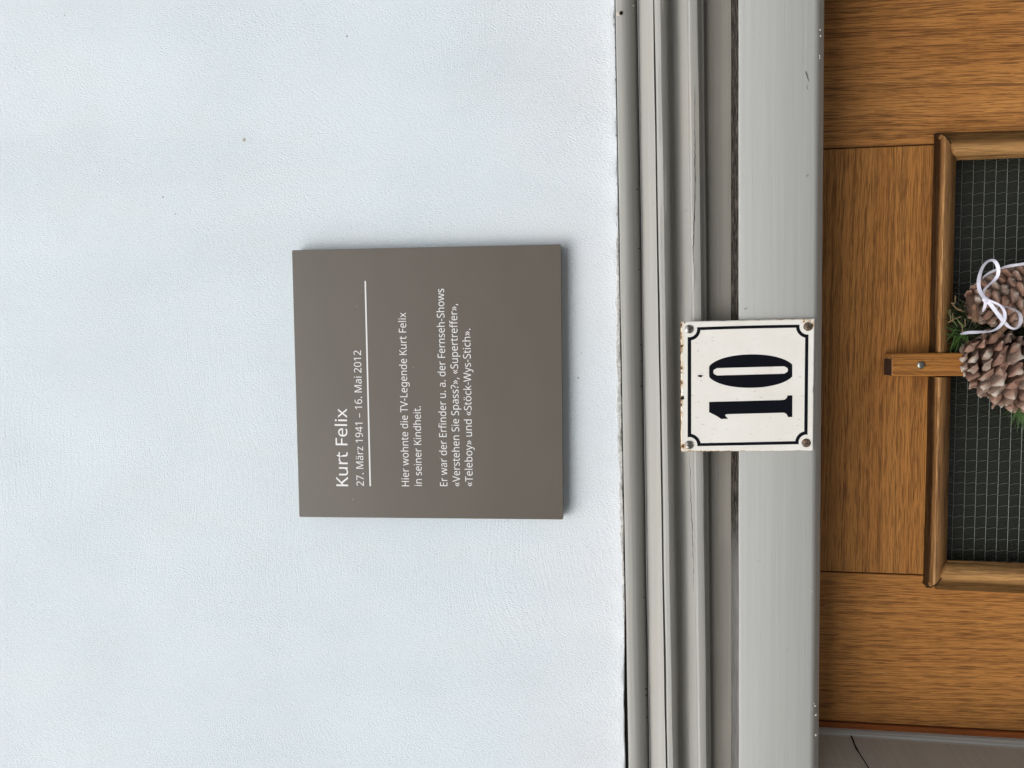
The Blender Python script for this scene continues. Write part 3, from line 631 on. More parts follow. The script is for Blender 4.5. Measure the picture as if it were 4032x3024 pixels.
GLYPHS = {
 ' ': (209, []),
 ',': (215, ['154,84 136,23 111,-42 85,-103 33,-103 49,-38 63,31 73,93 148,93']),
 '-': (258, ['32,184 32,246 226,246 226,184']),
 '.': (215, ['58,43 59,61 64,75 72,85 82,92 94,96 107,97 120,96 132,92 142,85 151,75 156,61 157,43 156,26 151,12 142,2 132,-6 120,-10 107,-11 94,-10 82,-6 72,2 64,12 59,26']),
 '0': (459, ['419,287 418,242 415,201 409,163 401,128 390,97 376,70 359,47 339,27 316,12 290,1 261,-6 229,-8 188,-4 153,8 122,27 97,54 76,88 60,129 48,176 42,229 39,287 41,346 48,399 58,446 73,486 93,520 119,547 149,566 186,578 229,581 269,578 304,566 335,547 361,520 382,486 399,446 410,399 417,346', '110,287 111,238 115,194 121,156 131,125 143,98 159,78 178,64 202,55 229,52 256,55 279,64 298,78 314,98 326,124 336,156 343,194 347,238 348,287 347,336 343,380 336,417 326,449 314,475 298,495 279,510 256,518 229,521 202,518 178,510 159,495 143,475 131,449 121,417 115,380 111,336']),
 '1': (459, ['285,0 216,0 216,400 216,439 217,470 219,499 196,477 169,455 108,405 71,452 226,573 285,573']),
 '2': (459, ['417,0 38,0 38,59 188,210 261,287 280,309 295,331 306,353 315,376 320,399 322,424 318,453 309,477 294,496 273,510 249,518 221,520 194,519 169,514 147,506 83,466 45,513 94,548 153,572 174,577 197,580 221,581 255,579 285,572 313,562 336,548 356,531 372,510 384,485 391,458 394,428 392,399 386,371 375,344 361,318 344,292 324,267 247,185 128,67 128,64 417,64']),
 '4': (459, ['443,130 359,130 359,0 291,0 291,130 17,130 17,190 286,576 359,576 359,193 443,193', '291,374 291,412 293,444 294,474 295,500 292,500 276,468 257,438 86,193 291,193']),
 '6': (459, ['44,245 51,342 57,374 64,404 75,433 87,461 103,486 121,510 143,530 168,548 196,562 228,572 265,578 306,581 344,579 377,573 377,513 344,520 308,523 273,521 242,515 216,504 193,491 173,474 158,454 145,431 134,407 127,380 115,291 119,291 150,326 163,335 178,343 194,350 213,355 233,357 255,358 287,356 316,349 342,338 365,322 384,303 400,279 412,251 419,220 421,184 419,147 411,112 399,82 382,55 361,33 336,15 307,2 275,-5 239,-8 212,-6 187,-1 163,7 140,19 119,35 101,54 84,76 70,103 59,133 51,166 46,204', '238,51 270,55 297,66 320,84 337,109 348,143 351,184 348,218 339,247 324,271 302,289 274,300 241,303 217,301 195,296 175,287 157,276 143,263 131,248 122,232 117,215 115,198 123,146 146,99 158,85 170,74 185,64 201,57 219,53']),
 '7': (459, ['109,0 344,508 35,508 35,573 419,573 419,518 187,0']),
 '9': (459, ['417,328 410,231 405,199 397,168 387,139 374,112 358,86 340,63 318,42 293,25 265,11 232,0 195,-6 154,-8 117,-6 82,0 82,60 115,53 152,50 188,52 218,58 245,68 268,82 287,99 303,118 316,141 327,165 334,192 346,281 341,281 310,247 297,238 282,230 266,223 247,218 227,215 204,214 173,216 144,223 118,235 95,250 76,270 61,294 49,321 42,352 40,387 43,426 50,460 63,491 80,517 101,540 127,557 156,570 188,578 223,581 250,579 275,574 299,565 322,553 342,537 361,518 377,495 391,469 402,439 410,406 415,369', '223,521 192,518 165,507 142,488 124,463 113,429 110,388 113,354 122,325 137,301 158,284 186,273 220,269 244,271 266,276 286,285 304,296 318,310 330,325 339,341 344,358 346,374 338,426 315,474 304,487 291,499 277,508 260,516 242,520']),
 '?': (348, ['112,183 118,235 139,277 180,319 228,363 253,398 260,439 257,462 249,482 235,498 216,510 192,517 163,519 138,518 114,514 93,509 34,485 10,541 81,569 108,576 137,579 168,581 215,576 254,564 285,543 309,515 323,481 327,440 326,417 322,397 316,379 307,363 296,347 283,332 233,287 192,248 173,215 168,175 168,161 112,161', '94,43 95,61 100,75 108,85 118,92 130,96 144,97 156,96 168,92 178,85 186,75 191,61 192,43 191,26 186,12 178,2 168,-6 156,-10 144,-11 130,-10 118,-6 108,2 100,12 95,26']),
 'E': (446, ['398,0 78,0 78,573 398,573 398,509 150,509 150,330 383,330 383,268 150,268 150,63 398,63']),
 'F': (416, ['150,0 78,0 78,573 398,573 398,509 150,509 150,306 383,306 383,243 150,243']),
 'H': (594, ['516,0 443,0 443,267 150,267 150,0 78,0 78,573 150,573 150,330 443,330 443,573 516,573']),
 'K': (496, ['496,0 411,0 209,273 150,222 150,0 78,0 78,573 150,573 150,290 199,345 249,399 403,573 488,573 261,323']),
 'L': (420, ['78,0 78,573 150,573 150,64 400,64 400,0']),
 'M': (727, ['330,0 142,502 139,502 142,461 144,407 144,347 144,0 78,0 78,573 184,573 361,103 364,103 544,573 650,573 650,0 578,0 578,352 579,408 581,460 584,501 581,501 390,0']),
 'S': (440, ['403,153 400,121 392,92 378,66 359,44 335,26 307,11 274,1 238,-6 198,-8 137,-5 83,4 41,19 41,88 113,65 142,59 171,56 201,55 228,56 252,60 273,66 290,74 305,85 316,98 324,113 329,129 330,147 329,164 325,180 318,194 308,207 295,218 277,230 196,265 131,294 114,305 98,317 85,330 74,344 65,359 57,375 52,393 49,413 48,435 51,464 58,490 71,513 89,533 110,550 136,563 165,573 197,579 231,581 262,580 290,577 318,572 389,549 366,487 302,508 278,513 254,516 229,517 207,516 187,513 169,507 155,499 142,489 133,478 126,464 122,450 121,434 122,416 126,400 133,386 143,373 156,362 172,351 246,318 278,306 307,293 332,279 353,264 371,247 385,228 395,206 401,181']),
 'T': (446, ['259,0 187,0 187,509 8,509 8,573 437,573 437,509 259,509']),
 'V': (481, ['481,573 277,0 204,0 0,573 75,573 204,205 220,160 231,119 241,80 250,119 262,161 277,207 405,573']),
 'W': (746, ['735,573 583,0 510,0 399,375 389,410 380,443 373,471 370,488 367,471 361,443 352,409 342,373 234,0 161,0 10,573 85,573 174,223 183,186 190,151 196,118 201,87 206,119 213,154 222,191 232,227 333,573 407,573 512,225 523,187 532,151 538,117 544,87 550,129 560,175 572,224 660,573']),
 'a': (450, ['231,437 279,433 318,422 347,403 368,375 381,338 385,293 385,0 334,0 320,61 317,61 279,22 265,13 250,5 234,-1 172,-8 148,-7 124,-2 103,6 84,16 68,30 55,48 45,68 39,92 37,119 43,159 59,192 87,219 127,238 179,251 243,257 316,259 316,285 313,317 306,342 293,359 275,371 253,378 227,380 205,379 183,376 163,370 106,347 84,400 151,426 177,432 204,436', '252,208 204,203 167,195 141,182 124,165 113,144 110,119 112,97 120,79 132,66 148,56 167,51 188,49 223,52 253,62 279,79 299,103 311,134 315,172 315,210']),
 'b': (493, ['139,461 138,410 135,373 139,373 153,390 169,405 189,419 213,429 240,435 272,437 322,431 365,412 401,381 428,338 444,283 449,215 447,168 439,127 427,91 410,61 390,36 365,17 337,3 306,-5 272,-8 240,-6 213,0 189,10 169,24 153,38 139,55 133,55 119,0 68,0 68,609 139,609', '260,379 231,377 207,371 188,361 172,348 159,330 150,308 144,282 140,252 139,217 139,214 142,165 150,125 165,93 187,69 219,55 261,51 297,55 325,69 348,93 363,126 373,166 376,216 373,265 363,306 348,338 325,360 296,374']),
 'c': (385, ['241,-8 204,-5 170,2 139,15 112,34 88,58 69,87 55,123 47,165 44,213 47,262 56,305 71,342 90,372 114,396 142,415 174,428 208,435 245,438 309,431 358,415 337,356 292,370 244,376 217,374 193,368 172,358 155,343 141,325 131,303 123,277 119,247 117,213 119,181 123,152 131,126 141,104 155,86 172,71 191,61 214,55 240,53 302,60 351,78 351,15 304,-2']),
 'd': (493, ['221,-8 171,-2 128,17 92,48 65,91 49,146 44,214 49,282 66,338 93,381 128,413 171,432 221,438 243,437 262,434 280,429 323,407 354,374 359,374 356,405 354,438 354,609 425,609 425,0 368,0 358,58 354,58 323,24 279,1 262,-4 242,-7', '232,51 273,55 305,67 328,88 343,117 352,154 355,200 355,213 352,263 343,304 329,336 306,360 274,375 231,379 196,374 168,359 146,334 130,300 120,260 117,213 120,165 130,125 146,93 168,69 197,55']),
 'e': (452, ['234,438 269,435 301,427 329,414 354,396 374,373 390,346 402,315 409,281 411,244 411,201 117,201 122,157 134,119 154,90 181,69 215,56 254,52 327,60 392,82 392,20 327,-1 251,-8 212,-5 176,3 143,17 114,36 90,61 70,91 56,126 47,167 44,212 47,257 55,297 68,333 86,364 108,390 134,411 164,426 198,435', '233,380 202,377 175,366 154,348 137,323 125,293 119,257 338,257 336,281 333,302 326,322 318,338 306,353 292,364 276,373 256,378']),
 'f': (276, ['266,375 158,375 158,0 87,0 87,375 12,375 12,408 87,432 87,457 89,492 95,522 104,547 116,568 132,585 152,597 174,606 199,612 227,613 274,609 310,599 292,544 262,552 228,556 206,553 189,545 175,532 166,513 160,489 158,458 158,430 266,430']),
 'g': (493, ['221,438 248,436 273,431 297,422 319,409 338,393 355,373 359,373 369,430 425,430 425,-7 423,-46 416,-80 404,-109 388,-135 367,-155 341,-172 310,-183 274,-190 233,-192 147,-186 78,-165 78,-100 99,-110 123,-118 149,-125 177,-130 206,-133 237,-134 271,-130 300,-119 324,-101 341,-77 352,-48 355,-13 355,4 356,32 358,57 354,57 338,37 320,21 299,8 275,-1 250,-6 221,-8 170,-2 126,18 91,51 65,95 49,149 44,214 49,278 65,332 91,377 126,411 169,431', '230,379 207,376 187,370 169,359 153,344 140,326 130,303 123,277 119,247 117,213 120,165 130,124 146,92 169,68 197,54 232,50 253,51 271,53 288,58 303,65 315,74 326,85 336,98 343,113 349,131 356,197 356,214 355,251 350,282 343,309 332,331 319,348 302,362 281,371 257,377']),
 'h': (496, ['139,431 138,399 135,370 140,370 149,385 161,397 174,407 221,429 273,437 306,435 335,430 360,421 382,408 399,391 413,370 423,344 429,314 431,280 431,0 361,0 361,275 358,307 351,333 338,353 319,367 295,376 265,379 235,377 210,370 189,360 173,347 160,329 150,308 144,283 140,254 139,222 139,0 68,0 68,609 139,609']),
 'i': (207, ['139,430 139,0 68,0 68,430', '104,591 115,590 124,586 133,580 140,572 144,560 145,546 144,532 140,521 133,512 124,506 115,502 104,501 93,502 83,506 75,512 68,521 64,532 63,546 64,560 68,572 75,580 83,586 93,590']),
 'k': (428, ['138,291 137,257 135,221 138,221 152,240 172,264 189,285 326,430 409,430 235,246 421,0 336,0 187,200 138,158 138,0 68,0 68,609 138,609']),
 'l': (207, ['139,0 68,0 68,609 139,609']),
 'n': (496, ['275,438 322,434 361,421 391,401 413,371 426,330 431,280 431,0 361,0 361,275 358,307 351,333 338,353 319,367 295,376 265,379 222,374 189,361 166,338 151,308 142,269 139,223 139,0 68,0 68,430 125,430 136,371 140,371 150,385 162,398 175,409 222,431']),
 'o': (485, ['442,216 440,181 436,150 428,121 417,95 404,71 388,51 369,33 348,18 324,7 299,-1 271,-6 241,-8 214,-6 188,-1 163,7 140,18 119,33 100,51 84,71 70,95 59,121 51,150 46,181 44,216 47,261 55,301 68,336 87,367 110,392 137,412 169,426 204,435 244,438 281,435 316,426 347,412 374,392 398,367 417,336 431,301 439,261', '117,216 119,184 123,154 130,128 141,105 155,86 172,71 192,59 216,53 243,51 270,53 294,59 314,71 331,86 345,105 356,128 363,154 367,184 369,216 367,248 363,277 355,303 345,325 331,344 314,359 294,370 270,376 242,379 202,374 171,359 147,335 130,303 120,263']),
 'p': (493, ['273,438 322,432 365,413 401,383 428,339 444,284 449,216 447,170 439,129 427,93 410,62 390,37 365,17 337,3 306,-5 272,-8 251,-7 231,-4 213,1 170,24 139,55 134,55 137,20 139,-16 139,-192 68,-192 68,430 126,430 136,371 139,371 170,405 182,414 197,422 213,429 231,434 251,437', '260,379 233,377 210,371 190,362 174,349 161,333 152,313 145,289 141,261 139,229 139,216 140,182 144,152 150,126 159,103 172,85 188,70 208,59 233,53 261,51 286,53 308,60 326,72 341,88 354,108 364,131 371,157 375,186 376,217 373,262 363,302 348,334 325,359 296,374']),
 'r': (331, ['269,438 295,437 319,433 310,368 287,372 264,374 248,373 232,369 217,363 202,355 189,346 176,334 166,321 156,305 149,289 143,270 140,251 139,229 139,0 68,0 68,430 126,430 134,351 137,351 170,395 183,407 198,418 214,426 231,433 249,437']),
 's': (384, ['348,119 346,92 339,69 327,49 311,32 292,18 268,6 241,-2 210,-6 176,-8 99,-1 42,19 42,83 104,60 128,54 153,50 178,49 211,51 236,57 256,66 269,79 277,94 280,112 279,123 276,132 271,141 239,167 174,196 103,228 84,239 69,252 57,266 48,283 43,302 41,324 46,358 61,386 85,408 118,425 157,435 202,438 275,430 339,409 315,353 258,372 197,380 171,379 149,374 131,366 118,356 111,343 108,328 109,317 113,307 119,298 154,274 219,246 289,215 306,203 321,191 333,176 341,159 346,140']),
 't': (289, ['212,50 245,53 272,59 272,5 240,-4 200,-8 178,-7 157,-3 138,4 120,13 104,27 91,44 82,66 76,93 74,125 74,375 13,375 13,409 75,437 103,528 144,528 144,430 269,430 269,375 144,375 144,127 146,103 153,83 163,69 177,58 193,52']),
 'u': (496, ['427,430 427,0 370,0 359,57 356,57 346,43 334,31 321,20 273,-1 220,-8 187,-6 159,-1 134,8 112,21 95,38 81,59 71,85 65,114 63,148 63,430 135,430 135,153 137,122 145,96 158,76 176,62 200,53 230,51 260,53 285,59 306,69 323,82 336,100 345,121 352,146 356,175 357,206 357,430']),
 'w': (630, ['346,243 336,276 328,308 321,335 316,357 313,357 308,335 302,307 294,275 284,242 207,1 127,1 9,431 82,431 141,201 153,154 163,109 169,73 172,73 178,97 185,128 193,160 201,188 277,431 354,431 428,188 440,149 451,109 457,74 460,74 466,108 477,153 489,201 549,431 621,431 502,1 419,1']),
 'x': (424, ['170,220 22,430 102,430 213,268 322,430 402,430 253,220 410,0 330,0 213,172 94,0 14,0']),
 'y': (409, ['1,430 76,430 169,185 184,144 196,105 205,68 209,68 224,121 245,186 333,430 409,430 224,-59 213,-85 201,-108 188,-130 173,-148 157,-164 138,-176 117,-185 94,-191 67,-192 34,-190 9,-186 9,-130 30,-133 56,-135 72,-134 86,-131 99,-126 110,-118 121,-110 130,-99 152,-59 174,-2']),
 'z': (377, ['346,0 31,0 31,47 262,375 45,375 45,430 340,430 340,377 112,55 346,55']),
 '«': (408, ['32,217 167,378 217,349 105,212 217,75 167,45 32,206', '191,217 327,378 377,349 265,212 377,75 327,45 191,206']),
 '»': (408, ['376,206 240,45 190,75 302,212 190,349 240,378 376,217', '217,206 81,45 31,75 144,212 31,349 81,378 217,217']),
 'ä': (450, ['231,437 279,433 318,422 347,403 368,375 381,338 385,293 385,0 334,0 320,61 317,61 279,22 265,13 250,5 234,-1 172,-8 148,-7 124,-2 103,6 84,16 68,30 55,48 45,68 39,92 37,119 43,159 59,192 87,219 127,238 179,251 243,257 316,259 316,285 313,317 306,342 293,359 275,371 253,378 227,380 205,379 183,376 163,370 106,347 84,400 151,426 177,432 204,436', '252,208 204,203 167,195 141,182 124,165 113,144 110,119 112,97 120,79 132,66 148,56 167,51 188,49 223,52 253,62 279,79 299,103 311,134 315,172 315,210', '113,546 114,559 118,569 124,576 132,581 141,584 151,585 160,584 169,581 177,576 183,569 187,559 188,546 187,534 183,524 177,516 169,510 160,507 151,506 141,507 132,510 124,516 118,524 114,534', '264,546 265,559 269,569 275,576 282,581 291,584 301,585 310,584 319,581 327,576 333,569 337,559 338,546 337,534 333,524 327,516 319,510 310,507 301,506 291,507 282,510 275,516 269,524 265,534']),
 'ö': (485, ['442,216 440,181 436,150 428,121 417,95 404,71 388,51 369,33 348,18 324,7 299,-1 271,-6 241,-8 214,-6 188,-1 163,7 140,18 119,33 100,51 84,71 70,95 59,121 51,150 46,181 44,216 47,261 55,301 68,336 87,367 110,392 137,412 169,426 204,435 244,438 281,435 316,426 347,412 374,392 398,367 417,336 431,301 439,261', '117,216 119,184 123,154 130,128 141,105 155,86 172,71 192,59 216,53 243,51 270,53 294,59 314,71 331,86 345,105 356,128 363,154 367,184 369,216 367,248 363,277 355,303 345,325 331,344 314,359 294,370 270,376 242,379 202,374 171,359 147,335 130,303 120,263', '131,546 132,559 136,569 142,576 150,581 159,584 168,585 178,584 187,581 195,576 201,569 205,559 206,546 205,534 201,524 195,516 187,510 178,507 168,506 159,507 150,510 142,516 136,524 132,534', '281,546 283,559 286,569 292,576 300,581 309,584 318,585 328,584 337,581 345,576 351,569 355,559 356,546 355,534 351,524 345,516 337,510 328,507 318,506 309,507 300,510 292,516 286,524 283,534']),
 '–': (401, ['32,184 32,246 369,246 369,184']),
}
def text_line(s, start, end, cap, weight=0.0, label=None, track=0):
    """letters as flat print; each glyph outline is in 1/1000 em"""
    cu = bpy.data.curves.new('lettering', 'CURVE'); cu.dimensions = '2D'; cu.fill_mode = 'BOTH'; cu.offset = weight; X = 0
    for ch in s:
        adv, loops = GLYPHS[ch]
        for lp in loops:
            pts = [tuple(map(int, q.split(','))) for q in lp.split()]
            sp = cu.splines.new('POLY'); sp.points.add(len(pts)-1); sp.use_cyclic_u = True
            for i, (x, y) in enumerate(pts): sp.points[i].co = ((X+x)/1000, y/1000, 0, 1)
        X += adv+track
    ob = bpy.data.objects.new('lettering', cu); COL.objects.link(ob); bpy.context.view_layer.update()
    me = bpy.data.meshes.new_from_object(ob); bpy.data.objects.remove(ob); bpy.data.curves.remove(cu)
    co = np.array([v.co[:] for v in me.vertices]); x0, x1 = co[:,0].min(), co[:,0].max()
    A = P(*z4(*start), YP-.00015); B = P(*z4(*end), YP-.00015); dx = (B-A); L = dx.length; ex = dx/L; ez = Vector((-ex.z, 0, ex.x))
    sy = cap/1.3825/F*(D+YP)/.573
    for v in me.vertices:
        x, y = v.co.x, v.co.y; v.co = A+ex*((x-x0)/(x1-x0)*L)+ez*(y*sy)
    finish(me, M['lettering']); o = link('lettering', me, plaque)
    if label: o['label'] = label
    return o
text_line('Kurt Felix', (374,1403), (367,980), 68, .003, 'large white heading line')
text_line('27. März 1941 – 16. Mai 2012', (460,1401), (444,663), 42, 0.0, 'white line of dates')
text_line('Hier wohnte die TV-Legende Kurt Felix', (706,1403), (689,457), 42, 0.0)
text_line('in seiner Kindheit.', (776,1401), (769,967), 42, 0.0)
text_line('Er war der Erfinder u. a. der Fernseh-Shows', (915,1402), (896,327), 42, 0.0)
text_line('«Verstehen Sie Spass?», «Supertreffer»,', (984,1404), (967,410), 42, 0.0)
text_line('«Teleboy» und «Stöck-Wys-Stich».', (1053,1404), (1039,545), 42, 0.0)
a, b = z4(494.5,1402), z4(467.5,285); w = 2.9
part('rule_line', [P(a[0]-w, a[1], YP-.00015), P(a[0]+w, a[1], YP-.00015), P(b[0]+w, b[1], YP-.00015), P(b[0]-w, b[1], YP-.00015)], [[0,1,2,3]], M['lettering'], plaque)

# ================================================================= HOUSE NUMBER
YS = -.0365
def z3(x, y, yy=YS): return P(2600+x/2.676, 1200+y/2.676, yy)
sc = [z3(215,178), z3(1628,145), z3(1613,1535), z3(218,1548)]; c0 = sum(sc, Vector())/4
sign = thing('number_sign', 'white enamel house number sign with black 10 and rusty edges, screwed to the lintel', 'house number', (c0.x, YS, c0.z))
NN = 28; V = []
def sq(u, v):                                    # u along picture x, v along picture y
    t = sc[0].lerp(sc[1], u); b = sc[3].lerp(sc[2], u); return t.lerp(b, v)
ring = []
for i in range(4):
    for q in range(NN):
        t = q/NN; u, v = [(t,0),(1,t),(1-t,1),(0,1-t)][i]
        p = sq(u, v); cdir = (p-c0).normalized(); chip = max(0, noise.noise(Vector((u*14, v*14, 5)))-.25)*.0018
        if i == 3: chip *= 1.5
        ring.append(p-cdir*chip)
n = len(ring); V = [c0+(p-c0)*.985 for p in ring] + [Vector((p.x, YS+.0007, p.z)) for p in ring] + [Vector((p.x, YS+.0024, p.z)) for p in ring]
Fc = [list(range(n))]+[[k*n+i, k*n+(i+1) % n, (k+1)*n+(i+1) % n, (k+1)*n+i] for k in (0, 1) for i in range(n)]+[list(range(3*n-1, 2*n-1, -1))]
part('plate', V, Fc, M['enamel'], sign, 25)
YQ = YS-.00012
def arc(cx, cy, r, a0, a1, k=7): return [(cx+r*math.cos(math.radians(a0+(a1-a0)*i/k)), cy+r*math.sin(math.radians(a0+(a1-a0)*i/k))) for i in range(k+1)]
def path(pts, k=10):
    out = []
    for (a, b), (c, d) in zip(pts[:-1], pts[1:]): out += [(a+(c-a)*i/k, b+(d-b)*i/k) for i in range(k)]
    return out+[pts[-1]]
def border(ins):
    # clockwise in picture space starting after the top-left scoop
    r = 84+ins; cs = [(304,258),(1549,230),(1540,1452),(306,1478)]
    L, T, R, B = 288+ins*1.05, 237+ins*.9, 1562-ins, 1490-ins*.9
    tl = (math.degrees(math.asin(max(-1, min(1, (T-cs[0][1])/r)))), math.degrees(math.acos(max(-1, min(1, (L-cs[0][0])/r)))))
    out = []
    def top(x): return lerp(237, 210, (x-384)/(1462-384))+ins*.9 + 6*math.sin(math.pi*(x-384)/1078)*-.6
    out += [(x, top(x)) for x in np.linspace(cs[0][0]+math.sqrt(r*r-(top(384)-cs[0][1])**2), cs[1][0]-math.sqrt(r*r-(top(1462)-cs[1][1])**2), 12)]
    a0 = math.degrees(math.atan2(out[-1][1]-cs[1][1], out[-1][0]-cs[1][0])) % 360
    xr = 1561-ins; a1 = math.degrees(math.acos((xr-cs[1][0])/r)); A = arc(*cs[1], r, a0, a1, 8); out += A[1:]
    y2 = cs[2][1]-math.sqrt(r*r-(1551-ins-cs[2][0])**2); out += path([out[-1], (1551-ins, y2)], 6)[1:]
    yb = 1469-ins*.9; a0 = math.degrees(math.atan2(y2-cs[2][1], 1551-ins-cs[2][0])); a1 = math.degrees(math.pi-math.asin((yb-cs[2][1])/r)); A = arc(*cs[2], r, a0 % 360, a1, 8); out += A[1:]
    yl = 1490-ins*.9; x3 = cs[3][0]+math.sqrt(r*r-(yl-cs[3][1])**2); out += path([out[-1], (x3, yl)], 8)[1:]
    a0 = math.degrees(math.atan2(yl-cs[3][1], x3-cs[3][0])); xl = 288+ins*1.05; a1 = -math.degrees(math.acos((xl-cs[3][0])/r)); A = arc(*cs[3], r, a0, a1, 8); out += A[1:]
    y4 = cs[0][1]+math.sqrt(r*r-(xl-cs[0][0])**2); out += path([out[-1], (xl, y4)], 6)[1:]
    a0 = math.degrees(math.atan2(y4-cs[0][1], xl-cs[0][0])); a1 = math.degrees(math.atan2(out[0][1]-cs[0][1], out[0][0]-cs[0][0])); A = arc(*cs[0], r, a0, a1, 8); out += A[1:-1]
    return out
bo, bi = border(0), border(35); n = len(bo)
V = [z3(x, y, YQ) for x, y in bo+bi]; part('border_line', V, [[i, (i+1) % n, n+(i+1) % n, n+i] for i in range(n)], M['black'], sign)
one = [(514,1024)]+path([(514,1024),(1285,1004)], 6)[1:]+[(1312,998),(1330,984),(1339,966),(1340,955),(1391,955),(1390,1183),(1343,1183),(1339,1166),(1328,1150),(1312,1140),(1292,1137)]+path([(1292,1137),(712,1153)], 6)[1:]+[(690,1156),(683,1163),(688,1174),(715,1201),(640,1204),(606,1180),(560,1155),(514,1131)]
part('digit', [z3(x, y, YQ) for x, y in one], [list(range(len(one)))], M['black'], sign)['label'] = 'black figure 1'
K = 72; outer = []; inner = []
for i in range(K):
    q = 2*math.pi*i/K; cx, sx_ = math.cos(q), math.sin(q)
    X = 955+463*math.copysign(abs(cx)**.96, cx); X = min(1390, max(514, X)); Y = 699+176*math.copysign(abs(sx_)**.97, sx_)-(X-952)*.012
    outer.append((X, Y))
    # slot: stadium
    X2 = 951+394*max(-1, min(1, cx*1.0)); hw = 39; e = 951+394*1.0
    t = i/K; per = 4; s = (t*4) % 4
    ax = 951+(355)*(1 if cx > 0 else -1); 
    if abs(cx) > .985: px_, py_ = ax+39*math.copysign(math.sqrt(max(0, 1-min(1, abs(sx_)/math.sqrt(1-.985**2))**2)), cx), hw*min(1, abs(sx_)/math.sqrt(1-.985**2))*math.copysign(1, sx_)
    else: px_, py_ = 951+355*cx/.985, hw*math.copysign(1, sx_)
    inner.append((px_, 697+py_-(px_-951)*.027))
V = [z3(x, y, YQ) for x, y in outer+inner]
part('digit', V, [[i, (i+1) % K, K+(i+1) % K, K+i] for i in range(K)], M['black'], sign)['label'] = 'black figure 0'
for x, y, mt, an, lb in ((305,257,'steel',1.45,'bright slotted screw'), (306,1476,'steel',.25,'bright slotted screw'), (1555,230,'rusty_steel',.9,'dark rusty screw'), (1536,1456,'rusty_steel',.5,'dark rusty screw')):
    s_ = screw('screw', z3(x, y, YS+.0001), 46/2.676/F*(D+YS), M[mt], sign, an, .3, .085); s_['label'] = lb
c = z3(420, 750, YQ); spot('enamel_chip', 2600+420/2.676, 1200+751/2.676, 4.6, YQ, M['dark'], sign, 2.1, 3)
spot('enamel_chip', 2600+236/2.676, 1200+985/2.676, 9, YQ, M['dark'], sign, .7, 8)
spot('enamel_chip', 2600+258/2.676, 1200+186/2.676, 4, YQ, M['dark'], sign, .7, 9)

# ================================================================= WREATH
def z2(x, y, yy): return P(3500+x/2.0735, 900+y/2.0735, yy)
wc = z2(1560, 960, .03)
wreath = thing('wreath', 'wreath of brown pine cones and fir twigs tied with white ribbon, hanging on the door', 'wreath', tuple(wc))
woff = Vector(wc)
def scale_mesh(name, wide, st, tip, seed=0):
    """unit scale: Y runs outwards along the scale, Z is its upper side; st: (t, width, thickness, lift)"""
    V = []; Fc = []; S = 10
    for t, w, h, z in st:
        for s in range(S):
            q = 2*math.pi*s/S; c_, s_ = math.cos(q), math.sin(q)
            V.append((c_*wide*w*.5, t-(abs(c_)**2)*.07*(t > .6), (abs(s_)**1.3)*math.copysign(1, s_)*h*.5+z))
    for i in range(len(st)-1):
        for s in range(S): Fc.append([i*S+s, i*S+(s+1) % S, (i+1)*S+(s+1) % S, (i+1)*S+s])
    b = (len(st)-1)*S; V.append((0, *tip)); t_ = len(V)-1
    V = [Vector(v)+noise.noise_vector(Vector(v)*3.2+Vector((seed*7.1,0,0)))*.11+noise.noise_vector(Vector(v)*8+Vector((seed*3.1,5,0)))*.05 for v in V]
    for s in range(S): Fc.append([b+s, b+(s+1) % S, t_])
    me = bpy.data.meshes.new(name); me.from_pydata(V, [], Fc); finish(me, M['scale'], 48); return me
CL = [(0,.3,.2,0),(.45,.6,.35,0),(.72,1.0,.66,.02),(.88,.98,.70,.05),(.98,.62,.46,.08),(1.03,.26,.24,.11)]
ME_closed = [scale_mesh('scale_closed', w, CL[:5]+[(1.04,.28,.2,z)], (1.07,z+.03), i) for i, (w, z) in enumerate(((1.0,.10),(.9,.15),(1.05,.08),(.85,.17)))]
OP = [(0,.16,.06,0),(.40,.50,.08,.0),(.66,.86,.12,.02),(.80,1.0,.22,.04),(.90,.80,.34,.06),(.98,.42,.24,.09),(1.05,.16,.10,.13)]
ME_open = [scale_mesh('scale_open', w, OP[:6]+[(1.04,.18,.1,z)], (1.08,z+.02), i+9) for i, (w, z) in enumerate(((.92,.13),(.78,.18),(.85,.10),(1.0,.15),(.72,.20)))]
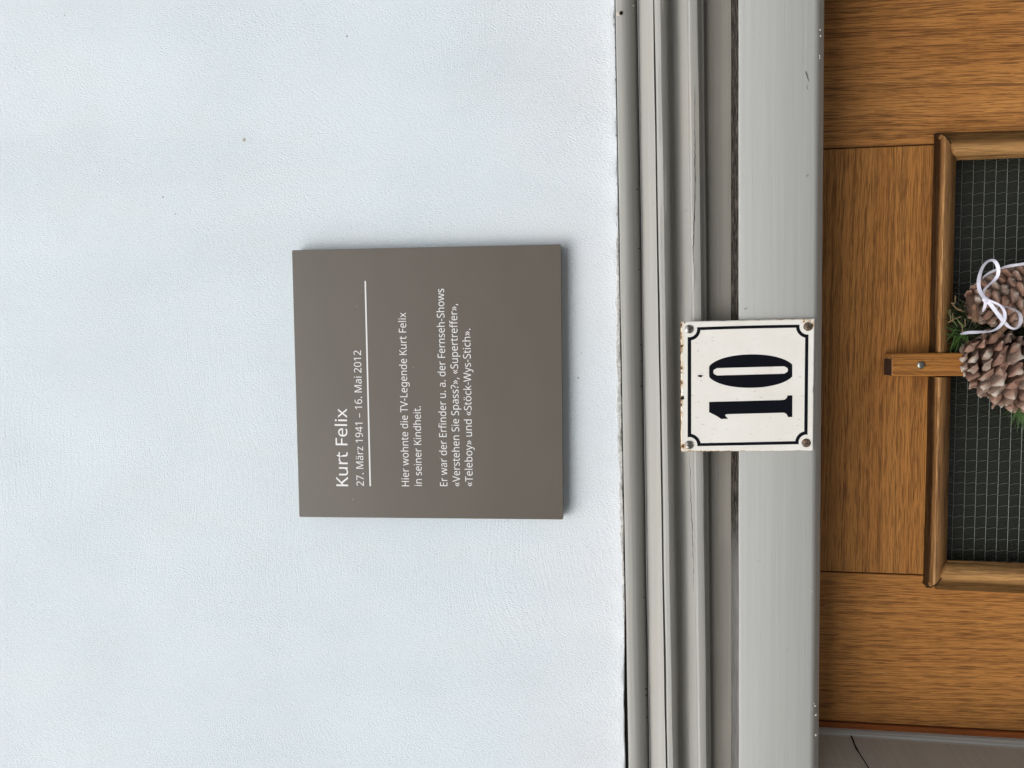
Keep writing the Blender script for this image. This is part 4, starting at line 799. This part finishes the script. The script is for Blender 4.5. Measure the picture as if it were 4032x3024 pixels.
def cone(base, tip, rad, nsc, mode, label=None, seed=0, detail=True):
    base, tip = Vector(base), Vector(tip); ax = (tip-base); L = ax.length; ax.normalize()
    rnd = random.Random(seed)
    c = bpy.data.objects.new('pine_cone', None); COL.objects.link(c); c.parent = wreath; c.location = base-woff; c.empty_display_size = .01
    if label: c['label'] = label
    s1 = ax.cross(Vector((0.13,1,.2))).normalized(); s2 = ax.cross(s1)
    prof_ = (lambda t: math.sin(math.pi*min(1, (.10+.82*t)))**.62)
    core = .66 if mode == 'closed' else .34
    V, Fc = tube_data([base+ax*L*t for t in np.linspace(.02, .97, 9)], [rad*core*prof_(t) for t in np.linspace(.0, 1, 9)], 10)
    me = bpy.data.meshes.new('core'); me.from_pydata([tuple(v-base) for v in V], [], Fc); finish(me, M['core'], 60)
    k_ = bpy.data.objects.new('core', me); COL.objects.link(k_); k_.parent = c
    for i in range(nsc):
        t = ((i+.5)/nsc)**.92; q = i*2.39996+seed; rr = rad*prof_(t)
        out = s1*math.cos(q)+s2*math.sin(q)
        lean = (math.radians(30) if mode == 'closed' else math.radians(26)) + math.radians(34)*t - (math.radians(25)*(1-t)**5)
        if mode == 'open': lean += math.radians(rnd.uniform(-14, 14))
        d = (out*math.cos(lean)+ax*math.sin(lean)).normalized(); side = ax.cross(out).normalized(); upv = side.cross(d).normalized()
        if upv.dot(out) < 0 and upv.dot(ax) > 0: upv = -upv; side = -side
        size = rad*(.50 if mode == 'closed' else .68)*(.62+.5*math.sin(math.pi*(.12+.75*t)))*rnd.uniform(.88, 1.12)
        end = base+ax*(L*(.04+.90*t))+out*rr
        org = end-d*size
        me = rnd.choice(ME_closed if mode == 'closed' else ME_open)
        R = Matrix((side, d, side.cross(d))).transposed().to_4x4()
        o = bpy.data.objects.new('scale', me); COL.objects.link(o); o.parent = c
        tw = Matrix.Rotation(rnd.uniform(-.22, .22), 4, 'Y')
        o.matrix_basis = Matrix.Translation(org-base) @ R @ tw @ Matrix.Diagonal((size*rnd.uniform(.9,1.1), size, size, 1))
    return c
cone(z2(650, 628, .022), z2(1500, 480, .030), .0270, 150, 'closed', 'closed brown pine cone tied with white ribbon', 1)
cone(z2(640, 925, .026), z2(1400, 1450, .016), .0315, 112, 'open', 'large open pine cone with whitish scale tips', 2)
# the rest of the ring, below the picture
R0 = .095
for i, a in enumerate((25, 75, 130, 185, 235, 290)):
    q = math.radians(a-90); c = wc+Vector((math.cos(q)*R0-.0, 0, math.sin(q)*R0-.03)); tdir = Vector((-math.sin(q)*.035+.012, .0, math.cos(q)*.035))
    if c.z > P(4330, 1500, .03).z: continue
    cone(c-tdir, c+tdir, .026, 60, ('open', 'closed')[i % 2], None, 10+i)
def needles(name, org, dirv, n, ln, spread, mat, rad=.00042, seed=0, label=None):
    rnd = random.Random(seed); V = []; Fc = []
    for i in range(n):
        o_ = Vector(org(rnd)) if callable(org) else Vector(org); d = Vector(dirv(rnd) if callable(dirv) else dirv).normalized()
        d = (d+Vector((rnd.gauss(0,1), rnd.gauss(0,1)*.6, rnd.gauss(0,1)))*spread).normalized(); l = ln*rnd.uniform(.6, 1.15)
        g_ = Vector((rnd.uniform(-.15,.15), 0, rnd.uniform(-.2,.05)))
        pts = [o_, o_+d*l*.5+g_*l*.15, o_+d*l+g_*l*.5]
        tube_data(pts, [rad, rad*.9, rad*.15], 4, V, Fc)
    o = part(name, V, Fc, mat, wreath, 60); o['kind'] = 'stuff'
    if label: o['label'] = label
    return o
tw = lambda x, y, yy=.04: z2(x, y, yy)
# dark fir tips between bar and cones
needles('needles', lambda r: tw(r.uniform(600,760), r.uniform(640,930), r.uniform(.03,.05)), lambda r: (r.uniform(-.6,.5), -.25, r.uniform(.5,1.2)), 420, .021, .6, M['needle'], .0005, 1)
needles('needles', lambda r: tw(r.uniform(700,1150), r.uniform(740,880), r.uniform(.035,.055)), lambda r: (r.uniform(-.4,.4), -.3, r.uniform(-.4,1)), 320, .024, .6, M['needle'], .0005, 2)
needles('needles', lambda r: tw(r.uniform(540,640), r.uniform(800,900), r.uniform(.018,.035)), lambda r: (r.uniform(-.7,.2), -.3, r.uniform(.1,1.1)), 26, .020, .5, M['needle_fresh'], .00045, 3)
needles('needles', lambda r: tw(r.uniform(900,1150), r.uniform(480,620), r.uniform(.045,.06)), lambda r: (.9, -.1, r.uniform(-.2,.7)), 90, .02, .4, M['needle'], .0005, 8)
o = needles('needles', lambda r: tw(r.uniform(1090,1190), r.uniform(1290,1370), r.uniform(.02,.05)), lambda r: (-1.0, -.1, r.uniform(-.15,.55)), 150, .034, .16, M['needle_fresh'], .0005, 4, 'fresh green needles under the open cone')
needles('needles', lambda r: (wc+Vector((math.cos(r.uniform(-2.6,-.1))*R0, .03, 0))+Vector((0,0,-.02-abs(r.gauss(0,.05))))), lambda r: (r.uniform(-1,1), -.2, r.uniform(-1,.2)), 700, .035, .6, M['needle'], .0005, 5)
needles('needles', lambda r: (lambda q: wc+Vector((math.cos(q)*R0, .025, math.sin(q)*R0-.032)))(r.uniform(2.6, 6.8)), lambda r: (r.uniform(-1,1), -.35, r.uniform(-1,1)), 1500, .026, .6, M['needle'], .0005, 6)
# ring of twigs behind
V, Fc = tube_data([wc+Vector((math.cos(q)*R0, .022, math.sin(q)*R0-.032)) for q in np.linspace(0, 2*math.pi, 36)], .006, 8)
part('twig_ring', V, Fc, M['twig'], wreath, 50)
def twig(pts, r, mat='twig', name='twig'):
    V, Fc = tube_data([z2(*p) for p in pts], r, 7); return part(name, V, Fc, M[mat], wreath, 50)
twig([(702,628,.006),(706,690,.003),(710,758,.000)], [.0028,.0026,.0031])
twig([(955,800,.004),(915,840,.004),(872,888,.004)], [.0026,.0024,.0030])
for pts in ([(541,548,.030),(543,580,.028),(541,608,.027)], [(508,608,.03),(540,612,.028)], [(522,620,.03),(560,660,.026),(655,690,.03)], [(622,740,.02),(624,800,.02)], [(498,660,.028),(505,750,.026)], [(520,690,.024),(524,760,.022)], [(570,760,.022),(600,800,.02),(600,850,.02)], [(480,770,.026),(540,735,.024),(590,720,.024)]):
    V, Fc = tube_data([z2(*p) for p in pts], .0005, 5); part('dry_stalk', V, Fc, M['straw'], wreath, 50)
# a curled dry leaf tip
L_ = [(540,648),(560,652),(585,655),(597,664),(588,674),(565,668),(548,658)]
part('dry_leaf', [z2(x, y, .020-.002*math.sin(i)) for i, (x, y) in enumerate(L_)]+[z2(572, 662, .0165)], [[i, (i+1) % 7, 7] for i in range(7)], M['straw'], wreath, 60)

# ribbon
def spline(pts, k=8):
    out = []; n = len(pts)
    for i in range(n-1):
        p0, p1, p2, p3 = [Vector(pts[max(0, min(n-1, j))]) for j in (i-1, i, i+1, i+2)]
        for s in range(k):
            t = s/k; out.append(.5*((2*p1)+(-p0+p2)*t+(2*p0-5*p1+4*p2-p3)*t*t+(-p0+3*p1-3*p2+p3)*t**3))
    return out+[Vector(pts[-1])]
def ribbon(pts, label=None):
    """pts: (zoom x, zoom y, depth y, visible width in zoom px)"""
    q = [(p[0], p[1], p[2]*10000, p[3]) for p in pts]
    out = spline([Vector(a) for a in q], 9); W = .0032; rows = []; n = len(out)
    P3 = [z2(p[0], p[1], p[2]/10000) for p in out]
    for i, p in enumerate(out):
        t = (P3[min(i+1, n-1)]-P3[max(i-1, 0)]).normalized(); v = (P3[i]-Vector(CAM)).normalized()
        a = t.cross(v).normalized(); c = t.cross(a).normalized(); vis = max(.05, min(1, p[3]*.80/2.0735/F*.77/W))
        w = (a*vis+c*math.sqrt(1-vis*vis))*W*.5; nn = w.cross(t).normalized()*.00014
        rows.append([P3[i]-w+nn, P3[i]+w+nn, P3[i]+w-nn, P3[i]-w-nn, P3[i]-w+nn])
    V = [p for r in rows for p in r]; m_ = 5
    Fc = [[i*m_+j, i*m_+j+1, (i+1)*m_+j+1, (i+1)*m_+j] for i in range(n-1) for j in range(4)]
    me = bpy.data.meshes.new('loop'); me.from_pydata([tuple(x) for x in V], [], Fc); finish(me, M['ribbon'], 50)
    me.transform(Matrix.Translation(-woff)); o = bpy.data.objects.new('loop', me); COL.objects.link(o); o.parent = rb; return o
rb = bpy.data.objects.new('ribbon', None); COL.objects.link(rb); rb.parent = wreath; rb['label'] = 'narrow white satin ribbon tied in a bow'
y0 = -.016
ribbon([(790,580,y0,24),(762,545,y0-.001,30),(740,500,y0-.003,32),(732,440,y0-.005,30),(744,370,y0-.006,26),(772,305,y0-.006,22),(815,265,y0-.005,18),(858,262,y0-.003,26),(888,305,y0-.001,32),(893,365,y0+.001,30),(868,415,y0+.002,26),(822,455,y0+.002,14),(785,492,y0+.002,18),(770,535,y0+.001,20),(788,578,y0,20)])
ribbon([(768,402,y0+.008,8),(800,375,y0+.007,18),(850,347,y0+.006,20),(910,326,y0+.006,18),(980,306,y0+.006,24),(1050,296,y0+.005,24),(1130,286,y0+.005,26),(1200,300,y0+.006,24)])
ribbon([(790,580,y0,26),(830,620,y0-.002,38),(880,685,y0-.003,38),(930,750,y0-.003,34),(975,798,y0-.002,24),(1020,817,y0-.001,18),(1056,800,y0,22),(1077,755,y0+.001,30),(1072,705,y0+.002,24),(1040,668,y0+.002,14),(980,645,y0+.002,12),(910,628,y0+.001,14),(850,604,y0,18),(792,580,y0-.001,20)])
ribbon([(792,578,y0-.001,20),(845,598,y0-.003,22),(900,622,y0-.004,18),(938,665,y0-.005,22),(948,715,y0-.006,26),(932,765,y0-.006,28),(890,812,y0-.005,22),(840,835,y0-.003,14),(780,842,y0+.002,16),(720,846,y0+.007,24),(660,848,y0+.012,28),(618,853,y0+.015,24),(582,858,y0+.017,8)])
ribbon([(790,585,y0,22),(788,620,y0+.001,26),(775,655,y0+.002,20),(764,678,y0+.003,6)])
me = bpy.data.meshes.new('knot'); bm = bmesh.new(); bmesh.ops.create_icosphere(bm, subdivisions=2, radius=.0028)
for v in bm.verts: v.co = Vector((v.co.x*1.0, v.co.y*.6, v.co.z*1.15))*(1+.25*noise.noise(v.co*900))
bmesh.ops.translate(bm, verts=bm.verts, vec=z2(790,580,y0-.0008)-woff); bm.to_mesh(me); bm.free(); finish(me, M['ribbon'], 60)
o = bpy.data.objects.new('knot', me); COL.objects.link(o); o.parent = rb

# ================================================================= STREET (below and behind the camera)
def ground(name, x0, x1, ya, yb, z, mat):
    o = part(name, [(x0,ya,z),(x1,ya,z),(x1,yb,z),(x0,yb,z)], [[0,1,2,3]], mat); o['kind'] = 'structure'; return o
ground('street', -60, 60, -60, 60, ZG-.15, M['paving'])
o = box('pavement', (-30, -1.6, ZG-.145), (30, .119, ZG-.004), M['stone'], None); o['kind'] = 'structure'
st = box('doorstep', (XL-.05, -.28, ZG-.002), (XR+.05, .10, ZG+.11), M['stone'], None, .006)
st['label'] = 'grey stone step at the foot of the oak door'; st['category'] = 'step'

# unseen house added across the street for its shade and reflections
oh = bpy.data.objects.new('added_opposite_house', None); COL.objects.link(oh); oh['kind'] = 'structure'; oh.location = (0, -9.0, ZG)
o = box('wall', (-16, -9.4, ZG-.15), (16, -9.0, 2.5), M['facade'], oh)
o = slab('roof', [(-16.5, 0, 2.5), (16.5, 0, 2.5), (15, 0, 3.7), (-15, 0, 3.7)], -9.2, -12.5, M['stone'], oh, 0)
for i in range(9):
    for zf in (-1.2, .9):
        x = -14+i*3.5
        box('window_frame', (x-.55, -9.0, zf-.08), (x+.55, -8.95, zf+1.38), M['lettering'], oh)
        box('pane', (x-.47, -8.95, zf), (x+.47, -8.945, zf+1.30), M['winglass'], oh)
